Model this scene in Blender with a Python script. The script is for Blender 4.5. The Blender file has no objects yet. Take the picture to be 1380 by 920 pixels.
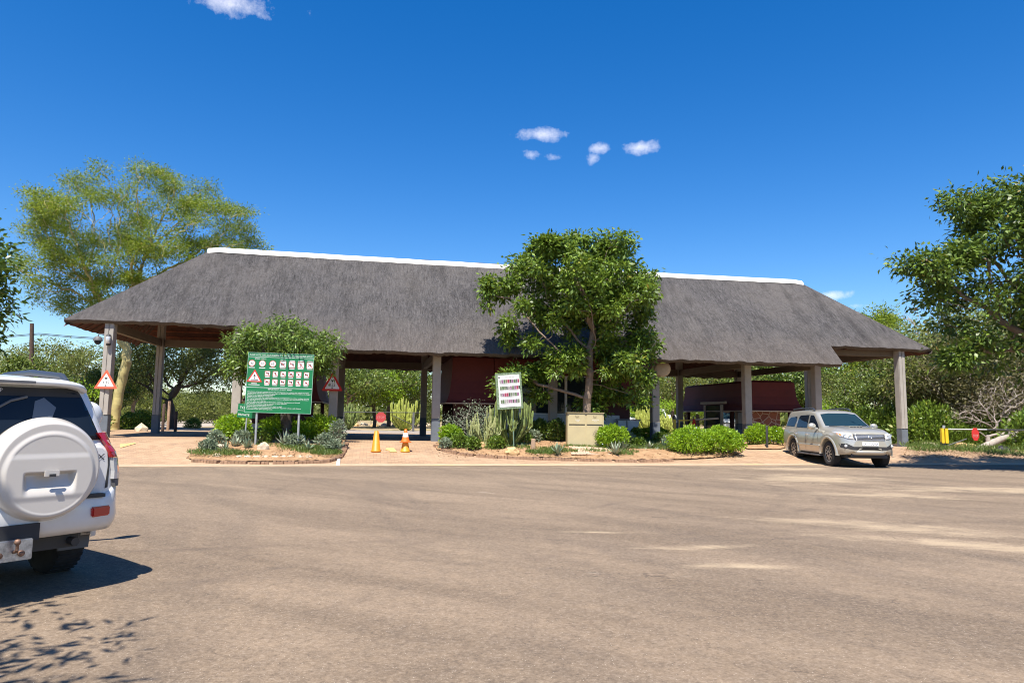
import bpy, bmesh, math, random
import numpy as np
from mathutils import Vector, Matrix, noise
from mathutils.bvhtree import BVHTree
R = math.radians
PI = math.pi
random.seed(7)
col = bpy.context.scene.collection
# ------------------------------------------------------------------ camera model
HC, PIT, ROL, FP = 1.522, 0.107, 0.012, 938.3
TH, OX, OY = 0.197, -12.83, 29.40        # gatehouse frame: ridge start and yaw
CT, ST = math.cos(TH), math.sin(TH)
def bl(u, v):
    return OX + u*CT - v*ST, OY + u*ST + v*CT
def w2l(X, Y):
    dx, dy = X-OX, Y-OY
    return dx*CT+dy*ST, -dx*ST+dy*CT
def gz(X, Y):
    u, v = w2l(X, Y)
    t = min(1.0, max(0.0, (v+10.2)/5.6))
    t = t*t*(3-2*t)
    return t*(0.56-0.2*min(1.3, max(-.3, u/30.0)))
def ray(px, py):
    x, y = px-690, py-460
    c, s = math.cos(ROL), math.sin(ROL)
    x, y = c*x+s*y, -s*x+c*y
    a, b = x/FP, -y/FP
    return a, math.cos(PIT)-b*math.sin(PIT), math.sin(PIT)+b*math.cos(PIT)
def gp(px, py, dz=0.0):
    """ground point seen at a photo pixel"""
    a, dy, dzz = ray(px, py)
    z = 0.0
    for k in range(60):
        if dzz > -1e-4: return Vector((a*60, dy*60, z))
        t = min(200, (z+dz-HC)/dzz)
        X, Y = a*t, dy*t
        z = .5*z+.5*gz(X, Y)
    return Vector((X, Y, gz(X, Y)))
def at(px, py, Y):
    a, dy, dzz = ray(px, py)
    t = Y/dy
    return Vector((a*t, Y, HC+dzz*t))
# ------------------------------------------------------------------ object helpers
def tag(o, label=None, cat=None, group=None, kind=None):
    if label: o['label'] = label
    if cat: o['category'] = cat
    if group: o['group'] = group
    if kind: o['kind'] = kind
    return o
def empty(name, loc, rz=0.0, label=None, cat=None, group=None):
    o = bpy.data.objects.new(name, None); col.objects.link(o)
    o.location = loc; o.rotation_euler = (0, 0, rz); o.empty_display_size = .2
    return tag(o, label, cat, group)
def children(o):
    return [c for c in bpy.data.objects if c.parent is o]
def copy_tree(o, parent=None):
    c = o.copy(); col.objects.link(c)
    if parent: c.parent = parent
    for ch in children(o): copy_tree(ch, c)
    return c
def link_mesh(name, me, mats, parent=None):
    if not isinstance(mats, (list, tuple)): mats = [mats]
    for m in mats: me.materials.append(m)
    o = bpy.data.objects.new(name, me); col.objects.link(o)
    if parent is not None: o.parent = parent
    return o
def fast_mesh(name, V, F, smooth=False, mi=None):
    """V (n,3), F (m,k) numpy"""
    V = np.asarray(V, dtype=np.float32); F = np.asarray(F, dtype=np.int32)
    me = bpy.data.meshes.new(name)
    m, k = F.shape
    me.vertices.add(len(V)); me.vertices.foreach_set('co', V.ravel())
    me.loops.add(m*k); me.loops.foreach_set('vertex_index', F.ravel())
    me.polygons.add(m); me.polygons.foreach_set('loop_start', np.arange(0, m*k, k, dtype=np.int32))
    if smooth: me.polygons.foreach_set('use_smooth', np.ones(m, dtype=bool))
    if mi is not None: me.polygons.foreach_set('material_index', np.asarray(mi, dtype=np.int32))
    me.update(calc_edges=True); me.validate()
    return me
class MB:
    """collects shapes that become ONE mesh object"""
    def __init__(s): s.v = []; s.f = []; s.m = []; s.sm = []; s.mi = 0
    def add(s, vs, fs, smooth=False, M=None):
        n = len(s.v)
        for p in vs:
            p = Vector(p)
            if M is not None: p = M @ p
            s.v.append(tuple(p))
        for f in fs:
            s.f.append([i+n for i in f]); s.m.append(s.mi); s.sm.append(smooth)
        return s
    def box(s, c, d, rz=0.0, M=None, bev=0.0):
        x, y, z = d[0]/2, d[1]/2, d[2]/2
        T = Matrix.Translation(c) @ Matrix.Rotation(rz, 4, 'Z')
        if M is not None: T = M @ T
        if bev <= 0:
            vs = [(-x,-y,-z),(x,-y,-z),(x,y,-z),(-x,y,-z),(-x,-y,z),(x,-y,z),(x,y,z),(-x,y,z)]
            fs = [(0,3,2,1),(4,5,6,7),(0,1,5,4),(1,2,6,5),(2,3,7,6),(3,0,4,7)]
            return s.add(vs, fs, False, T)
        bm = bmesh.new(); bmesh.ops.create_cube(bm, size=1.0)
        for w in bm.verts: w.co = Vector((w.co.x*2*x, w.co.y*2*y, w.co.z*2*z))
        bmesh.ops.bevel(bm, geom=list(bm.edges), offset=bev, segments=2, affect='EDGES')
        return s.addbm(bm, False, T)
    def addbm(s, bm, smooth=False, M=None):
        bm.verts.ensure_lookup_table(); bm.verts.index_update()
        s.add([tuple(w.co) for w in bm.verts], [[w.index for w in f.verts] for f in bm.faces], smooth, M)
        bm.free(); return s
    def beam(s, a, b, w, h, M=None, up=(0,0,1)):
        a, b = Vector(a), Vector(b); d = (b-a).normalized(); up = Vector(up)
        r = d.cross(up)
        if r.length < 1e-4: r = d.cross(Vector((1,0,0)))
        r.normalize(); u = r.cross(d)
        r *= w/2; u *= h/2
        vs = [a-r-u, a+r-u, a+r+u, a-r+u, b-r-u, b+r-u, b+r+u, b-r+u]
        return s.add(vs, [(0,1,2,3),(4,7,6,5),(0,4,5,1),(1,5,6,2),(2,6,7,3),(3,7,4,0)], False, M)
    def tube(s, pts, rad, n=8, M=None, cap=True, smooth=True):
        pts = [Vector(p) for p in pts]
        if not isinstance(rad, (list, tuple)): rad = [rad]*len(pts)
        vs = []; fs = []
        prev = None
        for i, p in enumerate(pts):
            d = (pts[min(i+1, len(pts)-1)]-pts[max(i-1, 0)]).normalized()
            if prev is None:
                a = d.cross(Vector((0,0,1)))
                if a.length < .05: a = d.cross(Vector((1,0,0)))
            else: a = prev - d*prev.dot(d)
            a.normalize(); prev = a; b = d.cross(a)
            for k in range(n):
                t = 2*PI*k/n
                vs.append(p+(a*math.cos(t)+b*math.sin(t))*rad[i])
        for i in range(len(pts)-1):
            for k in range(n):
                fs.append((i*n+k, i*n+(k+1)%n, (i+1)*n+(k+1)%n, (i+1)*n+k))
        s.add(vs, fs, smooth, M)
        if cap:
            s.add([tuple(v) for v in vs[:n]], [list(range(n))[::-1]], False, M)
            s.add([tuple(v) for v in vs[-n:]], [list(range(n))], False, M)
        return s
    def lathe(s, prof, n=24, M=None, smooth=True, close=False):
        """prof list of (r,z); axis z"""
        vs = []; fs = []
        for r, z in prof:
            for k in range(n):
                t = 2*PI*k/n; vs.append((r*math.cos(t), r*math.sin(t), z))
        m = len(prof)
        for i in range(m-1 if not close else m):
            j = (i+1) % m
            for k in range(n):
                fs.append((i*n+k, i*n+(k+1)%n, j*n+(k+1)%n, j*n+k))
        s.add(vs, fs, smooth, M)
        if not close:
            if prof[0][0] > 1e-3: s.add(vs[:n], [list(range(n))[::-1]], False, M)
            if prof[-1][0] > 1e-3: s.add(vs[-n:], [list(range(n))], False, M)
        return s
    def prism(s, poly, z0, z1, M=None, smooth=False):
        """poly in xy extruded in z"""
        n = len(poly)
        vs = [(x, y, z0) for x, y in poly]+[(x, y, z1) for x, y in poly]
        fs = [list(range(n))[::-1], list(range(n, 2*n))]+[(i, (i+1)%n, n+(i+1)%n, n+i) for i in range(n)]
        return s.add(vs, fs, smooth, M)
    def grid(s, rows, smooth=True, M=None, flip=False):
        n = len(rows[0]); vs = [p for r in rows for p in r]; fs = []
        for i in range(len(rows)-1):
            for k in range(n-1):
                f = (i*n+k, i*n+k+1, (i+1)*n+k+1, (i+1)*n+k)
                fs.append(f[::-1] if flip else f)
        return s.add(vs, fs, smooth, M)
    def build(s, name, mats, parent=None, fixn=False):
        me = bpy.data.meshes.new(name)
        me.from_pydata(s.v, [], s.f)
        me.polygons.foreach_set('material_index', s.m)
        me.polygons.foreach_set('use_smooth', s.sm)
        if fixn:
            bm = bmesh.new(); bm.from_mesh(me); bmesh.ops.remove_doubles(bm, verts=bm.verts, dist=1e-5)
            bmesh.ops.recalc_face_normals(bm, faces=bm.faces); bm.to_mesh(me); bm.free()
        me.update()
        return link_mesh(name, me, mats, parent)
def MX(loc=(0,0,0), rx=0, ry=0, rz=0, sc=1.0):
    return Matrix.Translation(loc) @ Matrix.Rotation(rz, 4, 'Z') @ Matrix.Rotation(ry, 4, 'Y') @ Matrix.Rotation(rx, 4, 'X') @ Matrix.Scale(sc, 4)
def text_bm(txt, size, align='CENTER', width=None):
    """text as flat triangles in the xy plane"""
    cu = bpy.data.curves.new('t', 'FONT'); cu.body = txt; cu.size = size
    cu.align_x = align; cu.resolution_u = 2
    o = bpy.data.objects.new('t', cu); col.objects.link(o)
    dg = bpy.context.evaluated_depsgraph_get(); dg.update()
    me = bpy.data.meshes.new_from_object(o.evaluated_get(dg))
    vs = [tuple(v.co) for v in me.vertices]; fs = [list(p.vertices) for p in me.polygons]
    bpy.data.objects.remove(o); bpy.data.curves.remove(cu); bpy.data.meshes.remove(me)
    if width and vs:
        x0 = min(v[0] for v in vs); x1 = max(v[0] for v in vs); k = width/max(1e-6, x1-x0)
        vs = [(v[0]*k, v[1], v[2]) for v in vs]
    return vs, fs
# ------------------------------------------------------------------ materials
def newmat(name):
    m = bpy.data.materials.new(name); m.use_nodes = True
    nt = m.node_tree
    return m, nt, nt.nodes['Principled BSDF']
def node(nt, t, **kw):
    n = nt.nodes.new(t)
    for k, v in kw.items(): setattr(n, k, v)
    return n
def simple(name, c, rough=.6, metal=0.0, spec=.5, noise_amt=0.0, nscale=6.0, bump=0.0, coat=0.0, dirt=None):
    m, nt, b = newmat(name)
    b.inputs['Base Color'].default_value = (*c, 1); b.inputs['Roughness'].default_value = rough
    b.inputs['Metallic'].default_value = metal; b.inputs['Specular IOR Level'].default_value = spec
    b.inputs['Coat Weight'].default_value = coat
    if noise_amt or bump:
        geo = node(nt, 'ShaderNodeNewGeometry')
        nz = node(nt, 'ShaderNodeTexNoise'); nz.inputs['Scale'].default_value = nscale
        nz.inputs['Detail'].default_value = 6; nz.inputs['Roughness'].default_value = .65
        nt.links.new(geo.outputs['Position'], nz.inputs['Vector'])
        if noise_amt:
            rm = node(nt, 'ShaderNodeMapRange'); rm.inputs['From Min'].default_value = .3; rm.inputs['From Max'].default_value = .7
            rm.inputs['To Min'].default_value = 0; rm.inputs['To Max'].default_value = 1
            nt.links.new(nz.outputs['Fac'], rm.inputs['Value'])
            mx = node(nt, 'ShaderNodeMix', data_type='RGBA')
            lo = dirt if dirt else tuple(x*(1-noise_amt) for x in c); hi = tuple(min(1, x*(1+noise_amt)) for x in c) if not dirt else c
            mx.inputs[6].default_value = (*lo, 1); mx.inputs[7].default_value = (*hi, 1)
            nt.links.new(rm.outputs[0], mx.inputs[0]); nt.links.new(mx.outputs[2], b.inputs['Base Color'])
        if bump:
            bp = node(nt, 'ShaderNodeBump'); bp.inputs['Strength'].default_value = bump; bp.inputs['Distance'].default_value = .02
            nt.links.new(nz.outputs['Fac'], bp.inputs['Height']); nt.links.new(bp.outputs[0], b.inputs['Normal'])
    return m
def leafmat(name, c1, c2, c3=None, trans=.35, rough=.45, spec=.4):
    """leaves: colour varies leaf to leaf"""
    m, nt, b = newmat(name)
    geo = node(nt, 'ShaderNodeNewGeometry')
    cr = node(nt, 'ShaderNodeValToRGB'); e = cr.color_ramp.elements
    e[0].color = (*c1, 1); e[1].color = (*c2, 1); e[0].position = .0; e[1].position = .9
    if c3:
        x = cr.color_ramp.elements.new(.985); x.color = (*c2, 1)
        x = cr.color_ramp.elements.new(1.0); x.color = (*c3, 1)
    nt.links.new(geo.outputs['Random Per Island'], cr.inputs[0])
    nt.links.new(cr.outputs[0], b.inputs['Base Color'])
    b.inputs['Roughness'].default_value = rough; b.inputs['Specular IOR Level'].default_value = spec
    tr = node(nt, 'ShaderNodeBsdfTranslucent')
    hs = node(nt, 'ShaderNodeHueSaturation'); hs.inputs['Value'].default_value = 1.5; hs.inputs['Hue'].default_value = .485
    nt.links.new(cr.outputs[0], hs.inputs['Color']); nt.links.new(hs.outputs[0], tr.inputs[0])
    mx = node(nt, 'ShaderNodeMixShader'); mx.inputs[0].default_value = trans
    nt.links.new(b.outputs[0], mx.inputs[1]); nt.links.new(tr.outputs[0], mx.inputs[2])
    nt.links.new(mx.outputs[0], nt.nodes['Material Output'].inputs[0])
    return m
# ------------------------------------------------------------------ ground materials
def pos_nodes(nt, rot=0.0, scale=(1,1,1)):
    """world position turned by rot about Z, THEN stretched"""
    geo = node(nt, 'ShaderNodeNewGeometry'); mp = node(nt, 'ShaderNodeMapping')
    mp.inputs['Rotation'].default_value = (0, 0, rot)
    nt.links.new(geo.outputs['Position'], mp.inputs['Vector'])
    if scale == (1,1,1): return mp.outputs[0]
    m2 = node(nt, 'ShaderNodeMapping'); m2.inputs['Scale'].default_value = scale
    nt.links.new(mp.outputs[0], m2.inputs['Vector']); return m2.outputs[0]
def nz(nt, vec, scale, detail=5, rough=.6, dist=0.0):
    n = node(nt, 'ShaderNodeTexNoise'); n.inputs['Scale'].default_value = scale; n.inputs['Detail'].default_value = detail
    n.inputs['Roughness'].default_value = rough; n.inputs['Distortion'].default_value = dist
    nt.links.new(vec, n.inputs['Vector']); return n.outputs['Fac']
def ramp(nt, fac, a, b, c0=0.0, c1=1.0):
    n = node(nt, 'ShaderNodeMapRange'); n.clamp = True
    n.inputs['From Min'].default_value = a; n.inputs['From Max'].default_value = b
    n.inputs['To Min'].default_value = c0; n.inputs['To Max'].default_value = c1
    nt.links.new(fac, n.inputs['Value']); return n.outputs[0]
def mixc(nt, fac, a, b, mode='MIX'):
    n = node(nt, 'ShaderNodeMix', data_type='RGBA', blend_type=mode)
    for i, x in ((6, a), (7, b)):
        if isinstance(x, tuple): n.inputs[i].default_value = (*x, 1)
        else: nt.links.new(x, n.inputs[i])
    if isinstance(fac, float): n.inputs[0].default_value = fac
    else: nt.links.new(fac, n.inputs[0])
    return n.outputs[2]
def mth(nt, op, a, b=None, c=None):
    n = node(nt, 'ShaderNodeMath', operation=op)
    for i, x in enumerate((a, b, c)):
        if x is None: continue
        if isinstance(x, (int, float)): n.inputs[i].default_value = x
        else: nt.links.new(x, n.inputs[i])
    return n.outputs[0]
def bump(nt, b, h, strength=.5, dist=.01):
    n = node(nt, 'ShaderNodeBump'); n.inputs['Strength'].default_value = strength; n.inputs['Distance'].default_value = dist
    nt.links.new(h, n.inputs['Height']); nt.links.new(n.outputs[0], b.inputs['Normal'])
def asphalt_mat():
    m, nt, b = newmat('asphalt')
    p = pos_nodes(nt)
    pr = pos_nodes(nt, R(30), (.20, 1.0, 1))          # tyre-dragged dust runs across the apron
    big = nz(nt, p, .22, 4, .55)
    streak = nz(nt, pr, .9, 6, .62, .6)
    streak2 = nz(nt, pos_nodes(nt, R(62), (.16, 1, 1)), .8, 5, .6, .8)
    fine = nz(nt, p, 34, 5, .85); mid = nz(nt, p, 7, 5, .7)
    c = mixc(nt, ramp(nt, streak, .38, .62), (.168, .123, .083), (.258, .190, .128))
    c = mixc(nt, ramp(nt, streak2, .5, .68, 0, .55), c, (.115, .088, .066))
    c = mixc(nt, ramp(nt, big, .5, .72, 0, .6), c, (.262, .195, .130))
    c = mixc(nt, ramp(nt, mid, .35, .65, .0, .35), c, (.095, .075, .06))
    c = mixc(nt, mth(nt, 'MULTIPLY', ramp(nt, fine, .50, .68), .55), c, (.36, .29, .22))
    c = mixc(nt, mth(nt, 'MULTIPLY', ramp(nt, fine, .48, .33), .7), c, (.07, .056, .046))
    # stone chips
    vo = node(nt, 'ShaderNodeTexVoronoi'); vo.inputs['Scale'].default_value = 55
    nt.links.new(p, vo.inputs['Vector'])
    chip = ramp(nt, vo.outputs['Distance'], .22, .12)
    sel = node(nt, 'ShaderNodeSeparateColor'); nt.links.new(vo.outputs['Color'], sel.inputs[0])
    c = mixc(nt, mth(nt, 'MULTIPLY', chip, ramp(nt, sel.outputs[0], .8, .9)), c, (.5, .42, .34))
    # sand patches
    # sand blown on to the apron at the right
    sx = node(nt, 'ShaderNodeSeparateXYZ'); geo = node(nt, 'ShaderNodeNewGeometry'); nt.links.new(geo.outputs['Position'], sx.inputs[0])
    def blob(cx, cy, rx, ry, ang):
        c_, s_ = math.cos(ang), math.sin(ang)
        dx = mth(nt, 'SUBTRACT', sx.outputs[0], cx); dy = mth(nt, 'SUBTRACT', sx.outputs[1], cy)
        a = mth(nt, 'DIVIDE', mth(nt, 'ADD', mth(nt, 'MULTIPLY', dx, c_), mth(nt, 'MULTIPLY', dy, s_)), rx)
        d = mth(nt, 'DIVIDE', mth(nt, 'ADD', mth(nt, 'MULTIPLY', dx, -s_), mth(nt, 'MULTIPLY', dy, c_)), ry)
        r = mth(nt, 'SQRT', mth(nt, 'ADD', mth(nt, 'MULTIPLY', a, a), mth(nt, 'MULTIPLY', d, d)))
        return ramp(nt, r, 1.35, .0)
    tot = None
    for q in SAND:
        k = blob(*q)
        tot = k if tot is None else mth(nt, 'MAXIMUM', tot, k)
    sn = nz(nt, pos_nodes(nt, R(14), (.4, 1, 1)), 1.6, 9, .74, .9)
    sm = ramp(nt, mth(nt, 'ADD', mth(nt, 'MULTIPLY', tot, .62), mth(nt, 'MULTIPLY', sn, 1.5)), 1.0, 1.36, 0, .9)
    c = mixc(nt, mth(nt, 'MULTIPLY', sm, ramp(nt, fine, .35, .6, .7, 1)), c, (.40, .31, .205))
    # tiny scattered pale patches
    pt = nz(nt, pos_nodes(nt, R(10), (.45, 1.3, 1)), 1.7, 5, .62, .3)
    c = mixc(nt, ramp(nt, pt, .69, .75, 0, .7), c, (.42, .35, .27))
    # sand washed over the edge of the tar
    vv = mth(nt, 'ADD', mth(nt, 'MULTIPLY', mth(nt, 'SUBTRACT', sx.outputs[0], OX), -ST), mth(nt, 'MULTIPLY', mth(nt, 'SUBTRACT', sx.outputs[1], OY), CT))
    en = mth(nt, 'ADD', vv, mth(nt, 'MULTIPLY', nz(nt, p, .9, 7, .7), 1.6))
    c = mixc(nt, ramp(nt, en, -9.75, -9.15, 0, .85), c, (.34, .25, .16))
    # curved tyre marks
    for cx, cy, rr, wd, am in TYRE:
        dx = mth(nt, 'SUBTRACT', sx.outputs[0], cx); dy = mth(nt, 'SUBTRACT', sx.outputs[1], cy)
        r = mth(nt, 'SQRT', mth(nt, 'ADD', mth(nt, 'MULTIPLY', dx, dx), mth(nt, 'MULTIPLY', dy, dy)))
        e = mth(nt, 'ABSOLUTE', mth(nt, 'SUBTRACT', r, mth(nt, 'ADD', mth(nt, 'MULTIPLY', big, .8), rr)))
        c = mixc(nt, mth(nt, 'MULTIPLY', mth(nt, 'MULTIPLY', ramp(nt, e, wd, wd*.3), ramp(nt, nz(nt, p, .45, 4, .6), .45, .65)), am*.65), c, (.085, .066, .055))
    # hairline cracks
    for scl, am in ((.55, .55), (1.4, .3)):
        vd = node(nt, 'ShaderNodeTexVoronoi', feature='DISTANCE_TO_EDGE'); vd.inputs['Scale'].default_value = scl
        wv = node(nt, 'ShaderNodeVectorMath', operation='ADD'); nt.links.new(p, wv.inputs[0])
        nn_ = node(nt, 'ShaderNodeTexNoise'); nn_.inputs['Scale'].default_value = 1.6; nn_.inputs['Detail'].default_value = 6; nt.links.new(p, nn_.inputs['Vector'])
        nt.links.new(nn_.outputs['Color'], wv.inputs[1]); nt.links.new(wv.outputs[0], vd.inputs['Vector'])
        c = mixc(nt, mth(nt, 'MULTIPLY', mth(nt, 'MULTIPLY', ramp(nt, vd.outputs['Distance'], .010*scl, .002*scl), ramp(nt, nz(nt, p, .8, 4, .6), .52, .62)), am), c, (.05, .04, .035))
    # cracks and oil
    dk = nz(nt, pos_nodes(nt, R(-16), (.5, 1, 1)), 2.1, 4, .6, .4)
    c = mixc(nt, ramp(nt, dk, .66, .78, 0, .5), c, (.07, .058, .055))
    nt.links.new(c, b.inputs['Base Color']); b.inputs['Roughness'].default_value = .9; b.inputs['Specular IOR Level'].default_value = .2
    bump(nt, b, mth(nt, 'ADD', mth(nt, 'MULTIPLY', fine, 1.0), mth(nt, 'MULTIPLY', mid, .8)), .55, .012)
    return m
def spot(px, py): q = gp(px, py); return q.x, q.y
SAND = [(*spot(1090, 645), 3.2, 1.9, R(15)), (*spot(1180, 710), 2.4, .75, R(-22)), (*spot(1300, 735), 2.2, .5, R(-24)),
        (*spot(1060, 632), 3.5, .9, R(10)), (*spot(1020, 765), .9, .22, 0.0), (*spot(1190, 668), 2.4, .6, R(-10)),
        (*spot(800, 718), .7, .12, 0.0), (*spot(1330, 660), 4.0, 1.0, 0.0), (*spot(950, 738), .9, .25, 0.2)]
TYRE = [(1.5, 15.0, 4.2, .12, .6), (1.6, 15.1, 5.9, .12, .5), (6.0, 9.0, 5.0, .10, .5), (-6, 18, 10.0, .14, .45), (-6, 18, 11.6, .14, .45), (9, -2, 12.5, .15, .45), (9, -2, 14.1, .15, .4), (-9, 3, 9.0, .12, .35), (14, 16, 9.5, .14, .4)]
def paver_mat(name='brick_paving', rot=0.0, c1=(.31,.195,.115), c2=(.43,.29,.18)):
    m, nt, b = newmat(name)
    p = pos_nodes(nt, -TH+rot)
    br = node(nt, 'ShaderNodeTexBrick'); br.inputs['Scale'].default_value = 1.0
    br.inputs['Brick Width'].default_value = .22; br.inputs['Row Height'].default_value = .11
    br.inputs['Mortar Size'].default_value = .007; br.inputs['Mortar Smooth'].default_value = .3
    br.inputs['Color1'].default_value = (*c1, 1); br.inputs['Color2'].default_value = (*c2, 1); br.inputs['Mortar'].default_value = (.2, .14, .10, 1)
    nt.links.new(p, br.inputs['Vector'])
    w = nz(nt, p, .5, 6, .62, .3); f = nz(nt, p, 30, 4, .7)
    c = mixc(nt, ramp(nt, w, .42, .68, 0, .55), br.outputs['Color'], (.47, .335, .21))
    c = mixc(nt, ramp(nt, nz(nt, p, 1.3, 5, .6), .55, .75, 0, .45), c, (.22, .155, .115))
    c = mixc(nt, ramp(nt, f, .4, .65, 0, .2), c, (.25, .17, .12))
    nt.links.new(c, b.inputs['Base Color']); b.inputs['Roughness'].default_value = .88; b.inputs['Specular IOR Level'].default_value = .2
    bump(nt, b, mth(nt, 'ADD', mth(nt, 'MULTIPLY', br.outputs['Fac'], -1.0), mth(nt, 'MULTIPLY', f, .4)), .5, .008)
    return m
def soil_mat(name, a, bcol, g=None, scale=2.0):
    m, nt, b = newmat(name)
    p = pos_nodes(nt)
    n1 = nz(nt, p, scale, 7, .65); n2 = nz(nt, p, 25, 5, .75)
    c = mixc(nt, ramp(nt, n1, .35, .65), a, bcol)
    if g: c = mixc(nt, ramp(nt, nz(nt, p, .35, 6, .65), .46, .6, 0, .75), c, g)
    c = mixc(nt, ramp(nt, n2, .5, .75, 0, .45), c, tuple(x*.45 for x in a))
    nt.links.new(c, b.inputs['Base Color']); b.inputs['Roughness'].default_value = .95; b.inputs['Specular IOR Level'].default_value = .1
    bump(nt, b, mth(nt, 'ADD', n1, n2), .7, .04)
    return m
M_asphalt = asphalt_mat()
M_paver = paver_mat()
M_edge = soil_mat('kerb_mortar', (.50,.38,.27), (.62,.49,.36), scale=4)
M_soil = soil_mat('bed_soil', (.29,.17,.09), (.43,.275,.155), scale=3)
M_earth = soil_mat('earth', (.33,.235,.14), (.42,.31,.19), g=(.17,.18,.06), scale=.8)
M_sand = soil_mat('sand', (.38,.265,.155), (.47,.345,.215), scale=1.5)
# ------------------------------------------------------------------ sheets (all share the same v breaks so they never cross)
VB = [-400,-200,-100,-60,-40,-30,-24,-20,-16,-13,-11.5,-10.2]+[-10.2+.28*i for i in range(1, 21)]+[-3.5,-2,0,2,4,6,8,10,12,15,18,22,26,30,36,44,55,70,90,130,200,320,600]
def sheet(name, u0, u1, v0, v1, lift, m, us=None):
    vs_ = [v0]+[v for v in VB if v0+.01 < v < v1-.01]+[v1]
    us_ = us or [u0+(u1-u0)*i/24 for i in range(25)]
    mb = MB(); rows = []
    for v in vs_:
        row = []
        for u in us_:
            X, Y = bl(u, v); row.append((X, Y, gz(X, Y)+lift))
        rows.append(row)
    mb.grid(rows, True)
    return tag(mb.build(name, m), kind='structure')
uu = [-700,-350,-180,-90,-50,-30]+[-20+2.5*i for i in range(29)]+[60,75,100,160,300,700]
sheet('ground', 0, 0, -400, 600, 0.0, M_earth, uu)
sheet('asphalt_apron', -60, 75, -60, -10.2, .012, M_asphalt)
sheet('paving', -9.5, 33.6, -10.16, 8.0, .012, M_paver)
sheet('access_road', -45, 40, 8.03, 15.0, .010, soil_mat('road_tar', (.27,.235,.20), (.37,.32,.26), scale=.7))
sheet('far_road', -26, -4, 15.0, 60.0, .010, soil_mat('far_tar', (.34,.29,.24), (.42,.36,.29), scale=.7))
sheet('sand_verge', 33.63, 60, -10.16, -2.0, .010, M_sand)
# kerb band: pale mortar strip between asphalt and paving with worn yellow line
def yellow_mat():
    m, nt, b = newmat('kerb_band')
    p = pos_nodes(nt, -TH)
    n1 = nz(nt, p, 3, 6, .65)
    base = mixc(nt, ramp(nt, n1, .3, .7), (.36,.255,.16), (.47,.345,.225))
    yl = ramp(nt, nz(nt, pos_nodes(nt, -TH, (.35, 1, 1)), 1.1, 5, .7), .54, .64, 0, .7)
    sx = node(nt, 'ShaderNodeSeparateXYZ'); nt.links.new(p, sx.inputs[0])
    off = -(-OX*ST+OY*CT)    # v of a point in the rotated frame
    vv = mth(nt, 'SUBTRACT', sx.outputs[1], (OX*-ST+OY*CT))
    band = mth(nt, 'MULTIPLY', ramp(nt, vv, -9.98, -9.93), ramp(nt, vv, -9.72, -9.77))
    c = mixc(nt, mth(nt, 'MULTIPLY', band, yl), base, (.62,.40,.09))
    nt.links.new(c, b.inputs['Base Color']); b.inputs['Roughness'].default_value = .9
    bump(nt, b, n1, .4, .02)
    return m
sheet('kerb_band', -9.5, 33.6, -10.18, -9.55, .02, yellow_mat())
# ------------------------------------------------------------------ gatehouse
ZR, LR, EL, ER, DW, DM, ZW, ZM = 8.56, 27.74, 4.09, 4.24, 3.92, 4.85, 4.80, 3.66
MA, MBB = 1.75, 26.75           # the low eave runs between these
SL = (ZR-ZW)/DW
def thatch_mat():
    m, nt, b = newmat('thatch')
    tc = node(nt, 'ShaderNodeTexCoord'); mp = node(nt, 'ShaderNodeMapping'); nt.links.new(tc.outputs['Object'], mp.inputs[0])
    mp.inputs['Rotation'].default_value = (0, 0, 0); mp.inputs['Scale'].default_value = (4.2, .9, .9)
    st = nz(nt, mp.outputs[0], 2.6, 8, .78, .8)
    mp2 = node(nt, 'ShaderNodeMapping'); nt.links.new(tc.outputs['Object'], mp2.inputs[0])
    mp2.inputs['Rotation'].default_value = (0, 0, R(28)); mp2.inputs['Scale'].default_value = (5, 1.2, 1.2)
    dg = nz(nt, mp2.outputs[0], 2.4, 8, .78, 1.2)
    big = nz(nt, tc.outputs['Object'], .45, 5, .6); med = nz(nt, tc.outputs['Object'], 2.2, 6, .65)
    fine = nz(nt, tc.outputs['Object'], 13, 5, .85)
    c = mixc(nt, ramp(nt, st, .3, .7), (.055,.053,.053), (.255,.238,.232))
    c = mixc(nt, ramp(nt, dg, .5, .75, 0, .6), c, (.30,.275,.262))
    c = mixc(nt, ramp(nt, big, .42, .7, 0, .6), c, (.25,.225,.205))
    c = mixc(nt, ramp(nt, nz(nt, mp.outputs[0], .35, 5, .6), .5, .72, 0, .6), c, (.075,.070,.068))
    c = mixc(nt, ramp(nt, med, .5, .75, 0, .35), c, (.05,.045,.042))
    c = mixc(nt, ramp(nt, fine, .55, .75, 0, .5), c, (.40,.365,.33))
    c = mixc(nt, ramp(nt, fine, .45, .3, 0, .55), c, (.03,.027,.026))
    sx = node(nt, 'ShaderNodeSeparateXYZ'); nt.links.new(tc.outputs['Object'], sx.inputs[0])
    warm = ramp(nt, mth(nt, 'ADD', sx.outputs[2], mth(nt, 'MULTIPLY', med, 1.2)), 6.0, 4.4, 0, .45)
    c = mixc(nt, warm, c, (.27,.22,.185))
    nt.links.new(c, b.inputs['Base Color']); b.inputs['Roughness'].default_value = 1.0; b.inputs['Specular IOR Level'].default_value = .05
    h = mth(nt, 'ADD', mth(nt, 'MULTIPLY', st, 1.4), mth(nt, 'ADD', mth(nt, 'MULTIPLY', dg, 1.4), mth(nt, 'MULTIPLY', fine, .6)))
    bump(nt, b, h, 1.0, .13)
    return m
M_thatch = thatch_mat()
M_straw = simple('thatch_cut_edge', (.085,.068,.055), .95, noise_amt=.5, nscale=30, bump=.8)
M_batten = simple('roof_lining', (.10,.036,.022), .9, noise_amt=.4, nscale=5, bump=.5)
M_pole = simple('dark_pole', (.075,.045,.032), .85, noise_amt=.4, nscale=9)
M_cap = simple('ridge_mortar', (.60,.57,.52), .85, noise_amt=.12, nscale=4, bump=.25)
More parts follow.
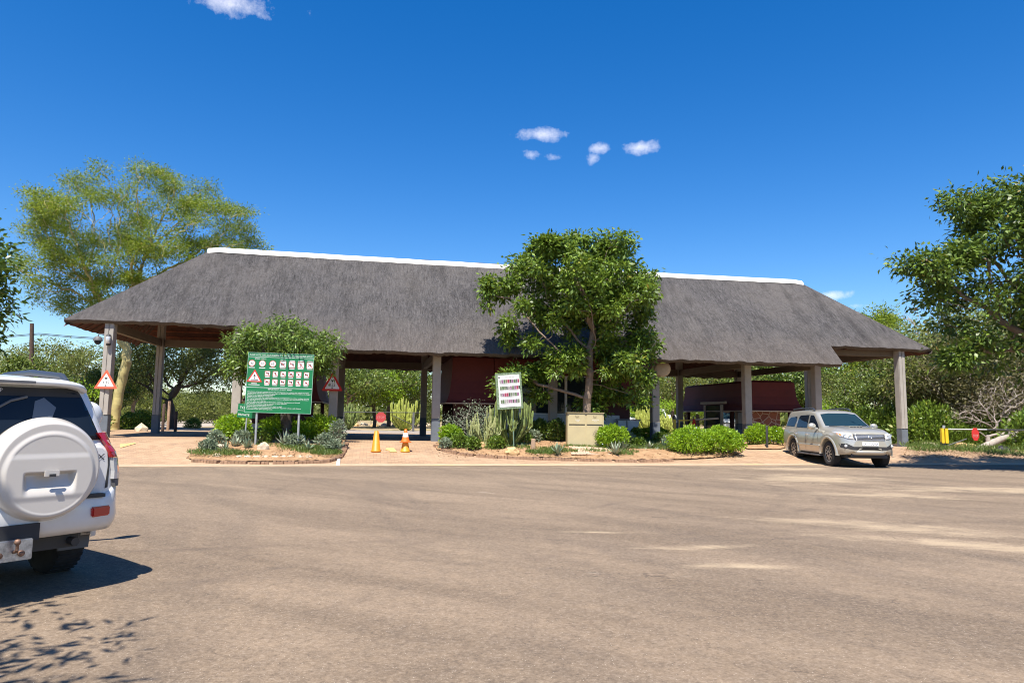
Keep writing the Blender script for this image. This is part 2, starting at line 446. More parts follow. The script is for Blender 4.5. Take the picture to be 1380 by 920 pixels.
M_colm = simple('column_paint', (.36,.33,.29), .85, noise_amt=.10, nscale=3, bump=.15)
M_slate = simple('column_base_paint', (.125,.145,.17), .85, noise_amt=.15, nscale=4, bump=.15)
M_beam = simple('beam_paint', (.17,.135,.10), .8, noise_amt=.12, nscale=3)
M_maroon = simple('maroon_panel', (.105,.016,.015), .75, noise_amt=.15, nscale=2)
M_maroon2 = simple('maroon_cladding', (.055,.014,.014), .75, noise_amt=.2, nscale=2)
M_lowwall = simple('low_wall_paint', (.40,.46,.50), .8, noise_amt=.1, nscale=3)
M_trim = simple('tan_trim', (.42,.34,.25), .7, noise_amt=.1, nscale=5)
M_white = simple('white_paint', (.72,.71,.69), .6, noise_amt=.06, nscale=6)
M_dark = simple('dark_void', (.03,.03,.032), .8)
def glassmat(name, c=(.02,.028,.035), rough=.04):
    m, nt, b = newmat(name)
    b.inputs['Base Color'].default_value = (*c, 1); b.inputs['Roughness'].default_value = rough
    b.inputs['Specular IOR Level'].default_value = .22
    return m
M_glass = glassmat('window_glass')
gate = empty('gatehouse', (OX, OY, 0), TH, 'long thatched gatehouse with white ridge capping standing on grey square columns', 'gatehouse')
rnd = random.Random(3)
def edge_noise(a, s=1.0): return (noise.noise(Vector((a*1.9, s, 0)))*.05+noise.noise(Vector((a*9.0, s, 3)))*.025)
def roof():
    T = .30   # thatch thickness
    def plan_top(u, d):   # d>=0 distance down the slope plan from ridge
        return ZR-SL*d
    bm = MB()
    n1 = 150
    def lump(u, v, z): return .035*noise.noise(Vector((u*.7, v*.7, z*.7)))+.03*noise.noise(Vector((u*2.1, v*1.6, 9)))+.018*noise.noise(Vector((u*6, v*3, 5)))
    for sgn in (-1, 1):       # front / back slope: rows indexed by fraction down slope
        nd = 34
        us = []
        N = 300
        cols_ = []
        for i in range(N+1):
            f = i/N
            # parameter along eave
            ue = -EL+(LR+EL+ER)*f
            cols_.append(ue)
        # insert doubled columns at the notch
        rows = []
        allc = sorted(set(cols_+[MA-.01, MA+.12, MBB-.12, MBB+.01]))
        cu = []
        for ue in allc:
            low = MA+.02 < ue < MBB-.02
            D = DM if low else DW
            if MA+.02 < ue < MA+.22: D = DM-.10*((MA+.22-ue)/.2)**2
            if MBB-.22 < ue < MBB-.02: D = DM-.10*((ue-(MBB-.22))/.2)**2
            D += edge_noise(ue, sgn)
            ur = max(0.0, min(LR, ue)) if 0 <= ue <= LR else (0.0 if ue < 0 else LR)
            line = []
            for k in range(nd+1):
                t = k/nd; d = D*t
                if 0 <= ue <= LR: u = ue
                elif ue < 0:
                    # triangular part of front slope under the hip: start on the hip line
                    hd = DW*(-ue/EL)          # the hip line at this u is at this distance
                    d = hd+(max(D, hd)-hd)*t; u = ue
                else:
                    hd = DW*((ue-LR)/ER); d = hd+(max(D, hd)-hd)*t; u = ue
                z = ZR-SL*d
                if d > DW*.9: z += .0
                z += lump(u, sgn*d, z)*min(1, 4*t)
                line.append((u, sgn*d, z))
            cu.append(line)
        bm.grid(cu, True, flip=(sgn > 0))
        # eave edge thickness + underside
        ed = []; un = []
        for line in cu:
            u, v, z = line[-1]; u0, v0, z0 = line[0]
            j_ = rnd.uniform(-.015, .015); ed.append([(u, v, z), (u, v-sgn*.05, z-.07+j_), (u, v-sgn*.20, z-.11+j_*1.5)])
        bm.mi = 1; bm.grid(ed, True, flip=(sgn > 0)); bm.mi = 2
        for line in cu:
            u, v, z = line[-1]; u0, v0, z0 = line[0]
            un.append([(u, v-sgn*.19, z-.10), (u, v0, z0-.28)])
        bm.grid(un, False, flip=(sgn > 0)); bm.mi = 0
    for side in (0, 1):       # hips
        E_ = EL if side == 0 else ER; sg = -1 if side == 0 else 1; u0 = 0 if side == 0 else LR
        N = 70; rows = []
        for i in range(N+1):
            f = -1+2*i/N
            line = []
            for k in range(31):
                t = k/30; t2 = t*(1+edge_noise(f*4, 20+side)*.2*t)
                u = u0+sg*E_*t2; v = f*DW*t2; z = ZR-(ZR-ZW)*t2
                w = min(1, 4*t)*(1-abs(f)**12)
                line.append((u, v, z+lump(u, v, z)*w+.10*math.sin(PI*t)*(1-f*f)))
            rows.append(line)
        bm.grid(rows, True, flip=(side == 1))
        bm.mi = 1
        ed = [[(l[-1][0], l[-1][1], l[-1][2]), (l[-1][0]-sg*.03, l[-1][1], l[-1][2]-.12), (l[-1][0]-sg*.13, l[-1][1]*.99, l[-1][2]-.2)] for l in rows]
        bm.grid(ed, True, flip=(side == 1)); bm.mi = 2
        un = [[(l[-1][0]-sg*.13, l[-1][1]*.99, l[-1][2]-.2), (u0, 0, ZR-.28)] for l in rows]
        bm.grid(un, False, flip=(side == 1)); bm.mi = 0
    ro = bm.build('roof', [M_thatch, M_straw, M_batten], gate)
    # straw bristles along the eaves
    # ridge capping
    cp = MB(); rows = []
    for i in range(61):
        u = -.25+(LR+.5)*i/60
        dz = .03*math.sin(i*.9)*0.12-.05*math.sin(PI*i/60)+.012*noise.noise(Vector((u*2, 0, 0)))
        e = .05 if i in (0, 60) else 0
        prof = [(-.30, -.30-e), (-.28, -.23), (-.15, -.10), (0, -.02-e), (.15, -.10), (.28, -.23), (.30, -.30-e)]
        rows.append([(u, y, ZR+z+dz+.06) for y, z in prof])
    cp.grid(rows, True, flip=True)
    cp.add(rows[0], [list(range(7))]); cp.add(rows[-1], [list(range(7))[::-1]])
    c = cp.build('ridge_cap', M_cap, ro)
    return ro
roof_o = roof()
# columns
def col_u(px, v, z=3.0, row=None):
    # solve u such that the column at (u,v) projects to photo x = px
    a, dy, dz = ray(px, 520)
    k = a/dy
    # X=k*Y ; X=OX+u*CT-v*ST ; Y=OY+u*ST+v*CT
    return (k*(OY+v*CT)-OX+v*ST)/(CT-k*ST)
VF, VBK = -3.45, 3.35
UC = {}
for px in (320, 450, 588, 745, 882, 1006): UC[px] = col_u(px, VF)
UL, UR = col_u(144, -3.6), col_u(1213, -3.55)
u1100 = col_u(1100, VF)
cols = [(UL, -3.6, 1), (UL, 2.6, 1)]+[(UC[p], VF, 0) for p in UC]+[(u1100, VF, 0), (UR, -3.55, 1)]
cols += [(UC[p], VBK, 0) for p in (320, 450, 588, 745, 882, 1006)]+[(u1100, VBK, 0), (UR, 3.3, 1)]
def column(u, v, tall, w=.32):
    X, Y = bl(u, v); z0 = gz(X, Y)-.05
    # underside of the thatch at this v
    top = ZR-SL*abs(v)-.34
    if u < 0: top = min(top, ZR-SL*(-u)*(DW/EL)-.34)
    if u > LR: top = min(top, ZR-SL*(u-LR)*(DW/ER)-.34)
    zb = z0+.05+(.90 if not tall else .82)
    mb = MB()
    mb.box((u, v, (zb+top)/2), (w, w, top-zb), bev=.015)
    if tall:
        mb.box((u-w*.26, v-w/2-.012, (zb+top)/2), (w*.40, .03, top-zb-.02)); mb.box((u+w*.26, v-w/2-.012, (zb+top)/2), (w*.40, .03, top-zb-.02))
    c = mb.build('column', M_colm, gate)
    b = MB(); b.box((u, v, (z0+zb)/2), (w+.012, w+.012, zb-z0-.002), bev=.012)
    b.build('painted_base', M_slate, c)
for u, v, tall in cols: column(u, v, tall, .29 if v > 0 else .32)
def beam(u0, v0, z0, u1, v1, z1, w=.20, h=.34):
    mb = MB(); mb.beam((u0, v0, z0), (u1, v1, z1), w, h); mb.build('beam', M_beam, gate)
zmB = ZR-SL*3.35-1.15      # main tie beams
ub = [UC[p] for p in (320, 450, 588, 745, 882, 1006)]+[u1100]
ZBM = 3.92
beam(ub[0]-.2, VBK, ZBM, ub[-1]+.2, VBK, ZBM)
for u in ub: beam(u, VF+.2, ZBM, u, VBK-.1, ZBM, .18, .30)
ZBW = 4.62
beam(UL, -3.4, ZBW, UL, 2.4, ZBW, .20, .32)
beam(UL+.18, 2.6, ZBW, UC[320]-.18, 2.6, ZBW, .20, .32)
beam(UR, -3.35, ZBW, UR, 3.2, ZBW, .20, .30)
beam(u1100+.18, 3.3, ZBW-.05, UR-.18, 3.3, ZBW-.05, .20, .30)
beam(u1100+.2, -3.0, ZBW-.02, UR-.2, -3.35, ZBW-.02, .18, .26)
# rafters under the wings and battens
def zu(u, v):     # underside height
    d = abs(v)
    if u < 0: d = max(d, -u*DW/EL)
    if u > LR: d = max(d, (u-LR)*DW/ER)
    return ZR-SL*d-.33
nr = 0
for sg, u0, E_ in ((-1, 0, EL), (1, LR, ER)):
    for i in range(13):
        f = -1+2*i/12
        ue, ve = u0+sg*(E_-.15), f*(DW-.15)
        mb = MB(); mb.tube([(u0+sg*.1, f*.1, zu(u0, 0)-.1), (ue, ve, zu(ue, ve)+.02)], .055, 6); mb.build('rafter', M_pole, gate)
    for sv in (-1, 1):
        for k in range(4):
            u = u0-sg*(.5+k*.75); mb = MB(); ve = sv*(DW-.15)
            mb.tube([(u, 0.05*sv, zu(u, 0)-.06), (u, ve, zu(u, ve)+.02)], .055, 6); mb.build('rafter', M_pole, gate)
M_bat = simple('batten_wood', (.30,.10,.05), .85, noise_amt=.3, nscale=6)
for sg, u0, E_ in ((-1, 0, EL), (1, LR, ER)):
    bt = MB()
    for k in range(1, 16):
        t = k/16
        ue = u0+sg*E_*t; ve = DW*t
        z = ZR-(ZR-ZW)*t-.27
        bt.beam((ue, -ve, z), (ue, ve, z), .05, .05)
        for sv in (-1, 1): bt.beam((ue, sv*ve, z), (u0-sg*3.2, sv*ve, z), .05, .05)
    bt.build('battens', M_bat, gate)
# ------------------------------------------------------------------ booths and office with flared maroon hoods
def hood(mb, u0, u1, v0, v1, zt, zb, fl, cut=None):
    """truncated pyramid whose sides sweep out at the foot"""
    prof = [(-.42*fl*1.0, zt+.10), (-.05*fl, zt), (0, zt-.25*(zt-zb)), (.10*fl, zt-.5*(zt-zb)), (.38*fl, zt-.78*(zt-zb)), (.72*fl, zb+.09), (fl, zb)]
    rings = []
    for o, z in prof: rings.append([(u0-o, v0-o, z), (u1+o, v0-o, z), (u1+o, v1+o, z), (u0-o, v1+o, z)])
    for a, b in zip(rings[:-1], rings[1:]):
        for k in range(4):
            mb.add([a[k], a[(k+1)%4], b[(k+1)%4], b[k]], [(3, 2, 1, 0)])
    mb.add(rings[0], [(0, 1, 2, 3)])
    r = rings[-1]; w = .06
    mb.add([(u0, v0, zb+.02), (u1, v0, zb+.02), (u1, v1, zb+.02), (u0, v1, zb+.02)]+r, [(0, 4, 5, 1), (1, 5, 6, 2), (2, 6, 7, 3), (3, 7, 4, 0)])
def trim(mb, u0, u1, v0, v1, zb, fl):
    a, b, c, d = u0-fl, u1+fl, v0-fl, v1+fl; h = .05; z = zb-.028
    mb.beam((a, c-.012, z), (b, c-.012, z), .03, h); mb.beam((a-.012, c, z), (a-.012, d, z), .03, h)
    mb.beam((b+.012, c, z), (b+.012, d, z), .03, h)
# crazy-paved stone panel
def stone_mat():
    m, nt, b = newmat('crazy_stone')
    tc = node(nt, 'ShaderNodeTexCoord'); vo = node(nt, 'ShaderNodeTexVoronoi', feature='DISTANCE_TO_EDGE'); vo.inputs['Scale'].default_value = 3.0
    v2 = node(nt, 'ShaderNodeTexVoronoi'); v2.inputs['Scale'].default_value = 3.0
    nt.links.new(tc.outputs['Object'], vo.inputs['Vector']); nt.links.new(tc.outputs['Object'], v2.inputs['Vector'])
    sp = node(nt, 'ShaderNodeSeparateColor'); nt.links.new(v2.outputs['Color'], sp.inputs[0])
    c = mixc(nt, sp.outputs[0], (.16,.05,.035), (.26,.10,.06))
    c = mixc(nt, ramp(nt, vo.outputs['Distance'], .045, .03), c, (.42,.33,.26))
    nt.links.new(c, b.inputs['Base Color']); b.inputs['Roughness'].default_value = .85
    bump(nt, b, ramp(nt, vo.outputs['Distance'], .03, .08), .5, .02)
    return m
M_stone = stone_mat()
def gpost(u, v): X, Y = bl(u, v); return gz(X, Y)
def booth(label, u0, u1, v0, v1, zt, zb, fl, front='stone'):
    b = empty('gate_booth', (OX, OY, 0), TH, label, 'booth')
    g = gpost((u0+u1)/2, v0)
    mb = MB(); hood(mb, u0, u1, v0, v1, zt, zb, fl); h = mb.build('hood', M_maroon, b)
    t = MB(); trim(t, u0, u1, v0, v1, zb, fl); t.build('trim', M_trim, h)
    wl = MB(); hh = .50
    wl.box(((u0+u1)/2, v0+.06, g+.08+hh/2), (u1-u0, .10, hh)); wl.box((u0+.05, (v0+v1)/2+.9, g+.08+hh/2), (.10, v1-v0-2.2, hh)); wl.box((u1-.05, (v0+v1)/2, g+.08+hh/2), (.10, v1-v0-.3, hh))
    for k in range(1, 3): wl.mi = 1; wl.box((u0+(u1-u0)*k/3, v0+.004, g+.08+hh/2), (.035, .03, hh-.01)); wl.mi = 0
    wl.build('low_wall', [M_lowwall, M_dark], b)
    pl = MB(); pl.box(((u0+u1)/2, (v0+v1)/2, g+.04), (u1-u0-.1, v1-v0-.1, .09)); pl.build('plinth', M_slate, b)
    # corner posts inside
    for (uu_, vv_) in ((u0+.12, v0+.25), (u1-.12, v0+.25), (u0+.12, v1-.15), (u1-.12, v1-.15), (u0+.12, v0+2.1)):
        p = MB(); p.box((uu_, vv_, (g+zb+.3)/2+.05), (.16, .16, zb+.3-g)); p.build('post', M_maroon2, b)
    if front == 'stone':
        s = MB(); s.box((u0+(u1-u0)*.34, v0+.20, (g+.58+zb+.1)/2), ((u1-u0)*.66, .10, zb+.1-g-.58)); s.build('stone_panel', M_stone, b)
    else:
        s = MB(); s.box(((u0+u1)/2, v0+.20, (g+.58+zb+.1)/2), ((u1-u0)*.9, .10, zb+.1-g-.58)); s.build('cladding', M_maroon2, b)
    return b, g
# right booth behind the silver car
uR0 = col_u(1012, -2.6)+.18; uR1 = col_u(1078, -2.6)-.12
bR, gR = booth('low booth with flared dark red hood and stone front, behind the silver car', uR0, uR1, -2.4, 4.6, 3.2, 1.92, .34)
# doorway frame on the lane side of the right booth
d = MB(); q = uR0-.36
d.box((q, -.2, (gR+2.15)/2+.05), (.10, .14, 2.15-gR)); d.box((q, 1.5, (gR+2.15)/2+.05), (.10, .14, 2.15-gR)); d.box((q, .65, 2.30), (.12, 2.5, .12))
dr = d.build('door_frame', M_trim, bR)
g_ = MB(); g_.box((q+.02, .65, (gR+2.2)/2), (.03, 1.55, 2.15-gR)); g_.build('pane', M_glass, dr)
# left booth behind the green notice board
uL0 = col_u(338, -2.6); uL1 = col_u(424, -2.6)
bL, gL = booth('dark red hooded booth mostly hidden behind the green notice board', uL0, uL1, -2.4, 4.4, 3.7, 2.02, .30, 'clad')
# central office
uO0 = col_u(610, -2.6); uO1 = col_u(856, -2.6)
off = empty('gate_office', (OX, OY, 0), TH, 'central gate office with dark red walls and white framed windows behind the leafy tree', 'office')
gO = gpost((uO0+uO1)/2, -2.6)
uw0, uw1 = col_u(668, -2.7), col_u(800, -2.7)
V0, V1 = -2.35, 2.5
ho = MB()
hood(ho, uO0, uw0-.02, V0, V1, 3.95, 2.06, .28)
hO = ho.build('hood', M_maroon, off)
ho = MB(); hood(ho, uw1+.02, uO1, V0, V1, 3.95, 2.06, .28); hO2 = ho.build('hood', M_maroon, off)
t = MB(); trim(t, uO0, uw0-.3, V0, V1, 2.06, .26); t.build('trim', M_trim, hO)
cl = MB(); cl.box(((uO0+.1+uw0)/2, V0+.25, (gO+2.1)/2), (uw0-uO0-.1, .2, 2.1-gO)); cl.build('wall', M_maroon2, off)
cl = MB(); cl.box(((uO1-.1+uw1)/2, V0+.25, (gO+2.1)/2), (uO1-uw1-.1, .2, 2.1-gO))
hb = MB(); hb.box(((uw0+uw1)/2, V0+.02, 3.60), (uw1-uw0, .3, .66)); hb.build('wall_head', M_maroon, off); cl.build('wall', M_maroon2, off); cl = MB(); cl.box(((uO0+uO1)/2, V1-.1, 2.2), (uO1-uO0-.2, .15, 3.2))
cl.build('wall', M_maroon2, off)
# window strip
zs, zh = 1.62, 3.26
npx = [664, 700, 743, 765, 797]
us = [col_u(p, -2.7) for p in (668, 702, 765, 800)]
for a, b_ in zip(us[:-1], us[1:]):
    fr = MB(); w = .05
    fr.box(((a+b_)/2, V0-.06, zh), (b_-a, .08, .06)); fr.box(((a+b_)/2, V0-.06, zs+.02), (b_-a, .08, .06))
    fr.box((a+w/2, V0-.06, (zs+zh)/2), (w, .08, zh-zs-.07)); fr.box((b_-w/2, V0-.06, (zs+zh)/2), (w, .08, zh-zs-.07))
    f = fr.build('window', M_white, off)
    gl = MB(); gl.box(((a+b_)/2, V0-.03, (zs+zh)/2), (b_-a-.11, .02, zh-zs-.08)); gl.build('pane', M_glass, f)
lw = MB()
pu = [col_u(p, -2.9) for p in (655, 700, 742, 790, 836)]
for a, b_ in zip(pu[:-1], pu[1:]):
    lw.box(((a+b_)/2, V0-.42, gO+.15+.5), (b_-a-.03, .12, 1.0), bev=.01)
lw.mi = 1; lw.box(((pu[0]+pu[-1])/2, V0-.40, gO+.07), (pu[-1]-pu[0], .12, .18)); lw.mi = 0
lw.build('low_wall', [M_lowwall, M_slate], off)
tp = MB(); tp.box(((uw0+uw1)/2, V0-.22, zs-.05), (uw1-uw0, .5, .05)); tp.build('sill', M_trim, off)
# free-standing low panels on the island between the office and the right lane
ip = empty('lane_barrier_wall', (OX, OY, 0), TH, 'low wall of two grey blue panels beside the bushes right of the beige cabinet', 'low wall')
a0, a1, a2 = col_u(833, -3.1), col_u(845, -3.1), col_u(862, -3.1)
for i, (a, b_) in enumerate(((a0, a1-.03), (a1+.02, a2))):
    mb = MB(); mb.prism([(a, 0), (b_-(.14 if i else 0), 0), (b_, .52), (a, .52)], 0, .08, M=Matrix.Translation((0, -3.0, gO+.42)) @ Matrix.Rotation(R(90), 4, 'X')); mb.build('panel', M_lowwall, ip)
mb = MB(); mb.box(((a0+a2)/2, -2.95, gO+.22), (a2-a0-.1, .2, .5)); mb.box(((a0+a2)/2, -3.0, gO+.975), (a2-a0+.1, .2, .05)); mb.build('base', M_slate, ip)
# ------------------------------------------------------------------ vegetation
def unit(a): return a/np.maximum(1e-9, np.linalg.norm(a, axis=-1, keepdims=True))
def in_env(env, n, rs, shell=0.0):
    """n points spread through the union of ellipsoids, biased outward by shell"""
    vol = np.array([e[3]*e[4]*e[5] for e in env]); k = rs.choice(len(env), n, p=vol/vol.sum())
    d = unit(rs.normal(size=(n, 3))); r = rs.rand(n)**(1/3.0)
    if shell: r = np.where(rs.rand(n) < shell, .72+.28*rs.rand(n), r)
    E_ = np.array(env, dtype=float)[k]
    return E_[:, :3]+d*r[:, None]*E_[:, 3:6]
def colonize(trunk, att, step, infl, kill, rs, iters=160, up=.08, wob=.12):
    nodes = [np.array(p, float) for p in trunk]; par = [-1]+list(range(len(trunk)-1))
    N = np.array(nodes)
    d = np.linalg.norm(att[:, None]-N[None], axis=2); near = d.argmin(1); nd = d.min(1)
    alive = np.ones(len(att), bool)
    for it in range(iters):
        m = alive & (nd < infl)
        if not m.any():
            if it < 40 and alive.any(): infl *= 1.25; continue
            break
        idx = near[m]; dirs = unit(att[m]-N[idx])
        uq, inv = np.unique(idx, return_inverse=True)
        s = np.zeros((len(uq), 3)); np.add.at(s, inv, dirs)
        s = unit(unit(s)+rs.normal(size=s.shape)*wob+np.array([0, 0, up]))
        new = N[uq]+s*step
        n0 = len(N); N = np.vstack([N, new]); par += list(uq)
        d = np.linalg.norm(att[:, None]-new[None], axis=2); j = d.argmin(1); dm = d[np.arange(len(att)), j]
        b = dm < nd; nd = np.where(b, dm, nd); near = np.where(b, j+n0, near)
        alive &= nd > kill
    return N, np.array(par)
def branch_mesh(N, par, r0, rtip, expo=2.3, n=6, minr=0.0):
    m = len(N); w = np.zeros(m); kids = np.zeros(m, int)
    for i in range(m):
        if par[i] >= 0: kids[par[i]] += 1
    w[kids == 0] = rtip**expo
    for i in range(m-1, 0, -1): w[par[i]] += w[i]
    r = w**(1/expo); r *= 1.0; k = r0/r[0]
    r = rtip+(r-rtip)*(r0-rtip)/max(1e-6, r[0]-rtip)
    e = np.arange(1, m); p = par[1:]
    keep = r[e] >= minr; e = e[keep]; p = p[keep]
    a = N[p]; b = N[e]; d = unit(b-a)
    best = np.zeros(m); main = np.full(m, -1)
    for i in range(1, m):
        if r[i] > best[par[i]]: best[par[i]] = r[i]; main[par[i]] = i
    ism = main[p] == e
    pd = np.where(((par[p] >= 0) & ism)[:, None], unit(a-N[np.maximum(par[p], 0)]), d)
    def frame(dd):
        ref = np.where(np.abs(dd[:, 2:3]) > .9, np.array([[1., 0, 0]]), np.array([[0, 0, 1.]]))
        x = unit(np.cross(dd, ref)); return x, np.cross(dd, x)
    t = np.arange(n)*2*PI/n; c, s = np.cos(t)[None, :, None], np.sin(t)[None, :, None]
    ra = np.where(ism, r[p], r[e]*1.1); rb = r[e]
    x, y = frame(pd); A = a[:, None]+(x[:, None]*c+y[:, None]*s)*ra[:, None, None]
    x2, y2 = frame(d); B = b[:, None]+(x2[:, None]*c+y2[:, None]*s)*rb[:, None, None]
    V = np.concatenate([A, B], 1).reshape(-1, 3); M_ = len(e)
    i = np.arange(n); j = (i+1) % n
    f = np.stack([i, j, j+n, i+n], 1)[None]+(np.arange(M_)*2*n)[:, None, None]
    return V, f.reshape(-1, 4), r, kids
def leaf_quads(P, D, Nn, L, W, rs):
    """kite leaves at P, pointing D, facing Nn"""
    D = unit(D); S = unit(np.cross(D, Nn)); Nn = np.cross(S, D)
    L = L[:, None]; W = W[:, None]
    V = np.stack([P, P+D*L*.45+S*W*.5, P+D*L-Nn*L*.12, P+D*L*.45-S*W*.5], 1)
    n = len(P); F = np.arange(n*4).reshape(n, 4)
    return V.reshape(-1, 3), F
def make_leaves(centers, per, spread, L, W, rs, upb=.5, squash=.7, droop=0.0):
    C = np.repeat(centers, per, 0); n = len(C)
    off = rs.normal(size=(n, 3))*spread; off[:, 2] *= squash
    P = C+off
    D = unit(unit(off)+rs.normal(size=(n, 3))*.55+np.array([0, 0, -droop]))
    Nn = unit(rs.normal(size=(n, 3))+np.array([0, 0, upb])*1.4)
    return leaf_quads(P, D, Nn, L*(.6+.8*rs.rand(n)), W*(.6+.8*rs.rand(n)), rs)
BARK = simple('bark_grey_brown', (.20,.145,.105), .9, noise_amt=.35, nscale=7, bump=.7)
BARK_DK = simple('bark_dark', (.085,.065,.05), .9, noise_amt=.35, nscale=7, bump=.7)
BARK_Y = simple('bark_yellow', (.52,.43,.17), .85, noise_amt=.25, nscale=3, bump=.4, dirt=(.36,.30,.13))
BARK_G = simple('bark_dead_grey', (.34,.29,.25), .9, noise_amt=.2, nscale=7, bump=.4)
LF_MAH = leafmat('leaves_mid_green', (.045,.090,.009), (.19,.285,.034), (.36,.30,.05), trans=.25)
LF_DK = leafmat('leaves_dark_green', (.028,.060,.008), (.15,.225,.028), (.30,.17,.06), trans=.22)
LF_BR = leafmat('leaves_bright_green', (.12,.23,.010), (.30,.46,.025))
LF_FEV = leafmat('leaves_fine_yellow_green', (.075,.130,.009), (.235,.305,.028), (.38,.32,.05), trans=.4)
LF_OLV = leafmat('leaves_olive', (.062,.09,.018), (.215,.245,.055), (.26,.21,.09))
LF_LIME = leafmat('leaves_lime', (.16,.23,.025), (.32,.38,.05))
LF_GRY = leafmat('leaves_grey_green', (.13,.17,.10), (.26,.31,.20), trans=.15)
LF_TAN = leafmat('dry_twigs', (.22,.18,.12), (.36,.31,.22), trans=.1)
LF_DRY = leafmat('dry_grass_blades', (.30,.24,.11), (.48,.40,.21), trans=.2)
LF_GRS = leafmat('grass_blades', (.06,.11,.018), (.16,.23,.05), trans=.3)
def tree(name, label, cat, base, trunk, env, n_att=500, step=.28, r0=.16, rtip=.012, seed=1, leaf=None, lm=None, bark=None,
         infl=2.2, kill=.5, minr=0.0, group=None, shell=.45, parts=True, up=.08, wob=.12, tiponly=True, rz=0.0, sides=6, extra=None, clump=0, csig=.35):
    """leaf=(per, spread, L, W, upbias, squash, droop); env/trunk in local metres above the base"""
    rs = np.random.RandomState(seed)
    att = in_env(env, n_att, rs, shell)
    if clump:
        cc = in_env(env, clump, rs, .6); j = rs.randint(0, clump, int(n_att*.95)); att[:len(j)] = cc[j]+rs.normal(size=(len(j), 3))*csig*np.array([1, 1, .75])
    tr = [np.array(p, float) for p in trunk]
    dense = []
    for a, b in zip(tr[:-1], tr[1:]):
        k = max(1, int(np.linalg.norm(b-a)/step))
        for i in range(k): dense.append(a+(b-a)*i/k)
    dense.append(tr[-1]); dense = np.array(dense)
    dense[1:-1] += rs.normal(size=dense[1:-1].shape)*.02
    N, par = colonize(dense, att, step, infl, kill, rs, up=up, wob=wob)
    V, F, r, kids = branch_mesh(N, par, r0, rtip, n=sides, minr=minr)
    root = empty(name, base, rz, label, cat, group)
    link_mesh('trunk', fast_mesh('trunk', V, F, True), bark, root)
    if leaf:
        sel = (r < r[0]*.13) & (np.arange(len(N)) > len(dense)) if not tiponly else (kids == 0)
        if tiponly:
            s2 = np.zeros(len(N), bool); s2[par[sel & (par >= 0)]] = True; sel = sel | (s2 & (rs.rand(len(N)) < .6))
        per, spread, L, W, upb, sq, dr = leaf
        V, F = make_leaves(N[sel], per, spread, L, W, rs, upb, sq, dr)
        link_mesh('crown', fast_mesh('crown', V, F), lm, root)
    return root
def bush_mesh(env, n, L, W, rs, zmin=0.0, inner=.55, upb=.5):
    """dense leafy shrub: leaves on and inside lumpy ellipsoids, pointing outwards"""
    vol = np.array([e[3]*e[5] for e in env]); k = rs.choice(len(env), n, p=vol/vol.sum()); E_ = np.array(env, float)[k]
    d = unit(rs.normal(size=(n, 3))); d[:, 2] = np.where(d[:, 2] < -.75, -d[:, 2], d[:, 2])
    lump = 1+.13*np.sin(d[:, 0]*5+k*1.7)*np.cos(d[:, 1]*6+k)+.10*np.sin(d[:, 2]*9+d[:, 0]*7+k)
    r = (inner+(1-inner)*rs.rand(n)**.5)*lump
    P = E_[:, :3]+d*r[:, None]*E_[:, 3:6]; P[:, 2] = np.maximum(P[:, 2], zmin+.01+.05*rs.rand(n))
    D = unit(d+rs.normal(size=(n, 3))*.6+np.array([0, 0, .25])); Nn = unit(rs.normal(size=(n, 3))+d*.6+np.array([0, 0, upb]))
    return leaf_quads(P, D, Nn, L*(.6+.8*rs.rand(n)), W*(.6+.8*rs.rand(n)), rs)
def stems_mesh(env, n, rs, r=.008):
    mb = MB()
    for i in range(n):
        e = env[i % len(env)]; a = rs.rand()*2*PI; q = rs.rand()*.8
        tip = (e[0]+math.cos(a)*e[3]*q, e[1]+math.sin(a)*e[4]*q, e[2]+e[5]*.6)
        b = (e[0]*.7+math.cos(a)*e[3]*.12, e[1]*.7+math.sin(a)*e[4]*.12, -.02)
        mb.tube([b, ((b[0]+tip[0])/2+rs.normal()*.03, (b[1]+tip[1])/2, tip[2]*.5), tip], [r*1.5, r, r*.6], 4, cap=False)
    return mb
def shrub(name, label, cat, base, env, n, L, W, m, seed=1, group=None, rz=0.0, flowers=0, fm=None, stem=8):
    rs = np.random.RandomState(seed)
    root = empty(name, base, rz, label, cat, group)
    V, F = bush_mesh(env, n, L, W, rs)
    link_mesh('foliage', fast_mesh('foliage', V, F), m, root)
    stems_mesh(env, stem, rs).build('stem', BARK, root)
    if flowers:
        V, F = bush_mesh(env, flowers, .05, .05, rs, inner=.97)
        link_mesh('flowers', fast_mesh('flowers', V, F), fm, root)
    return root
def on(px, py): return gp(px, py)
def gxy(X, Y, dz=0): return Vector((X, Y, gz(X, Y)+dz))
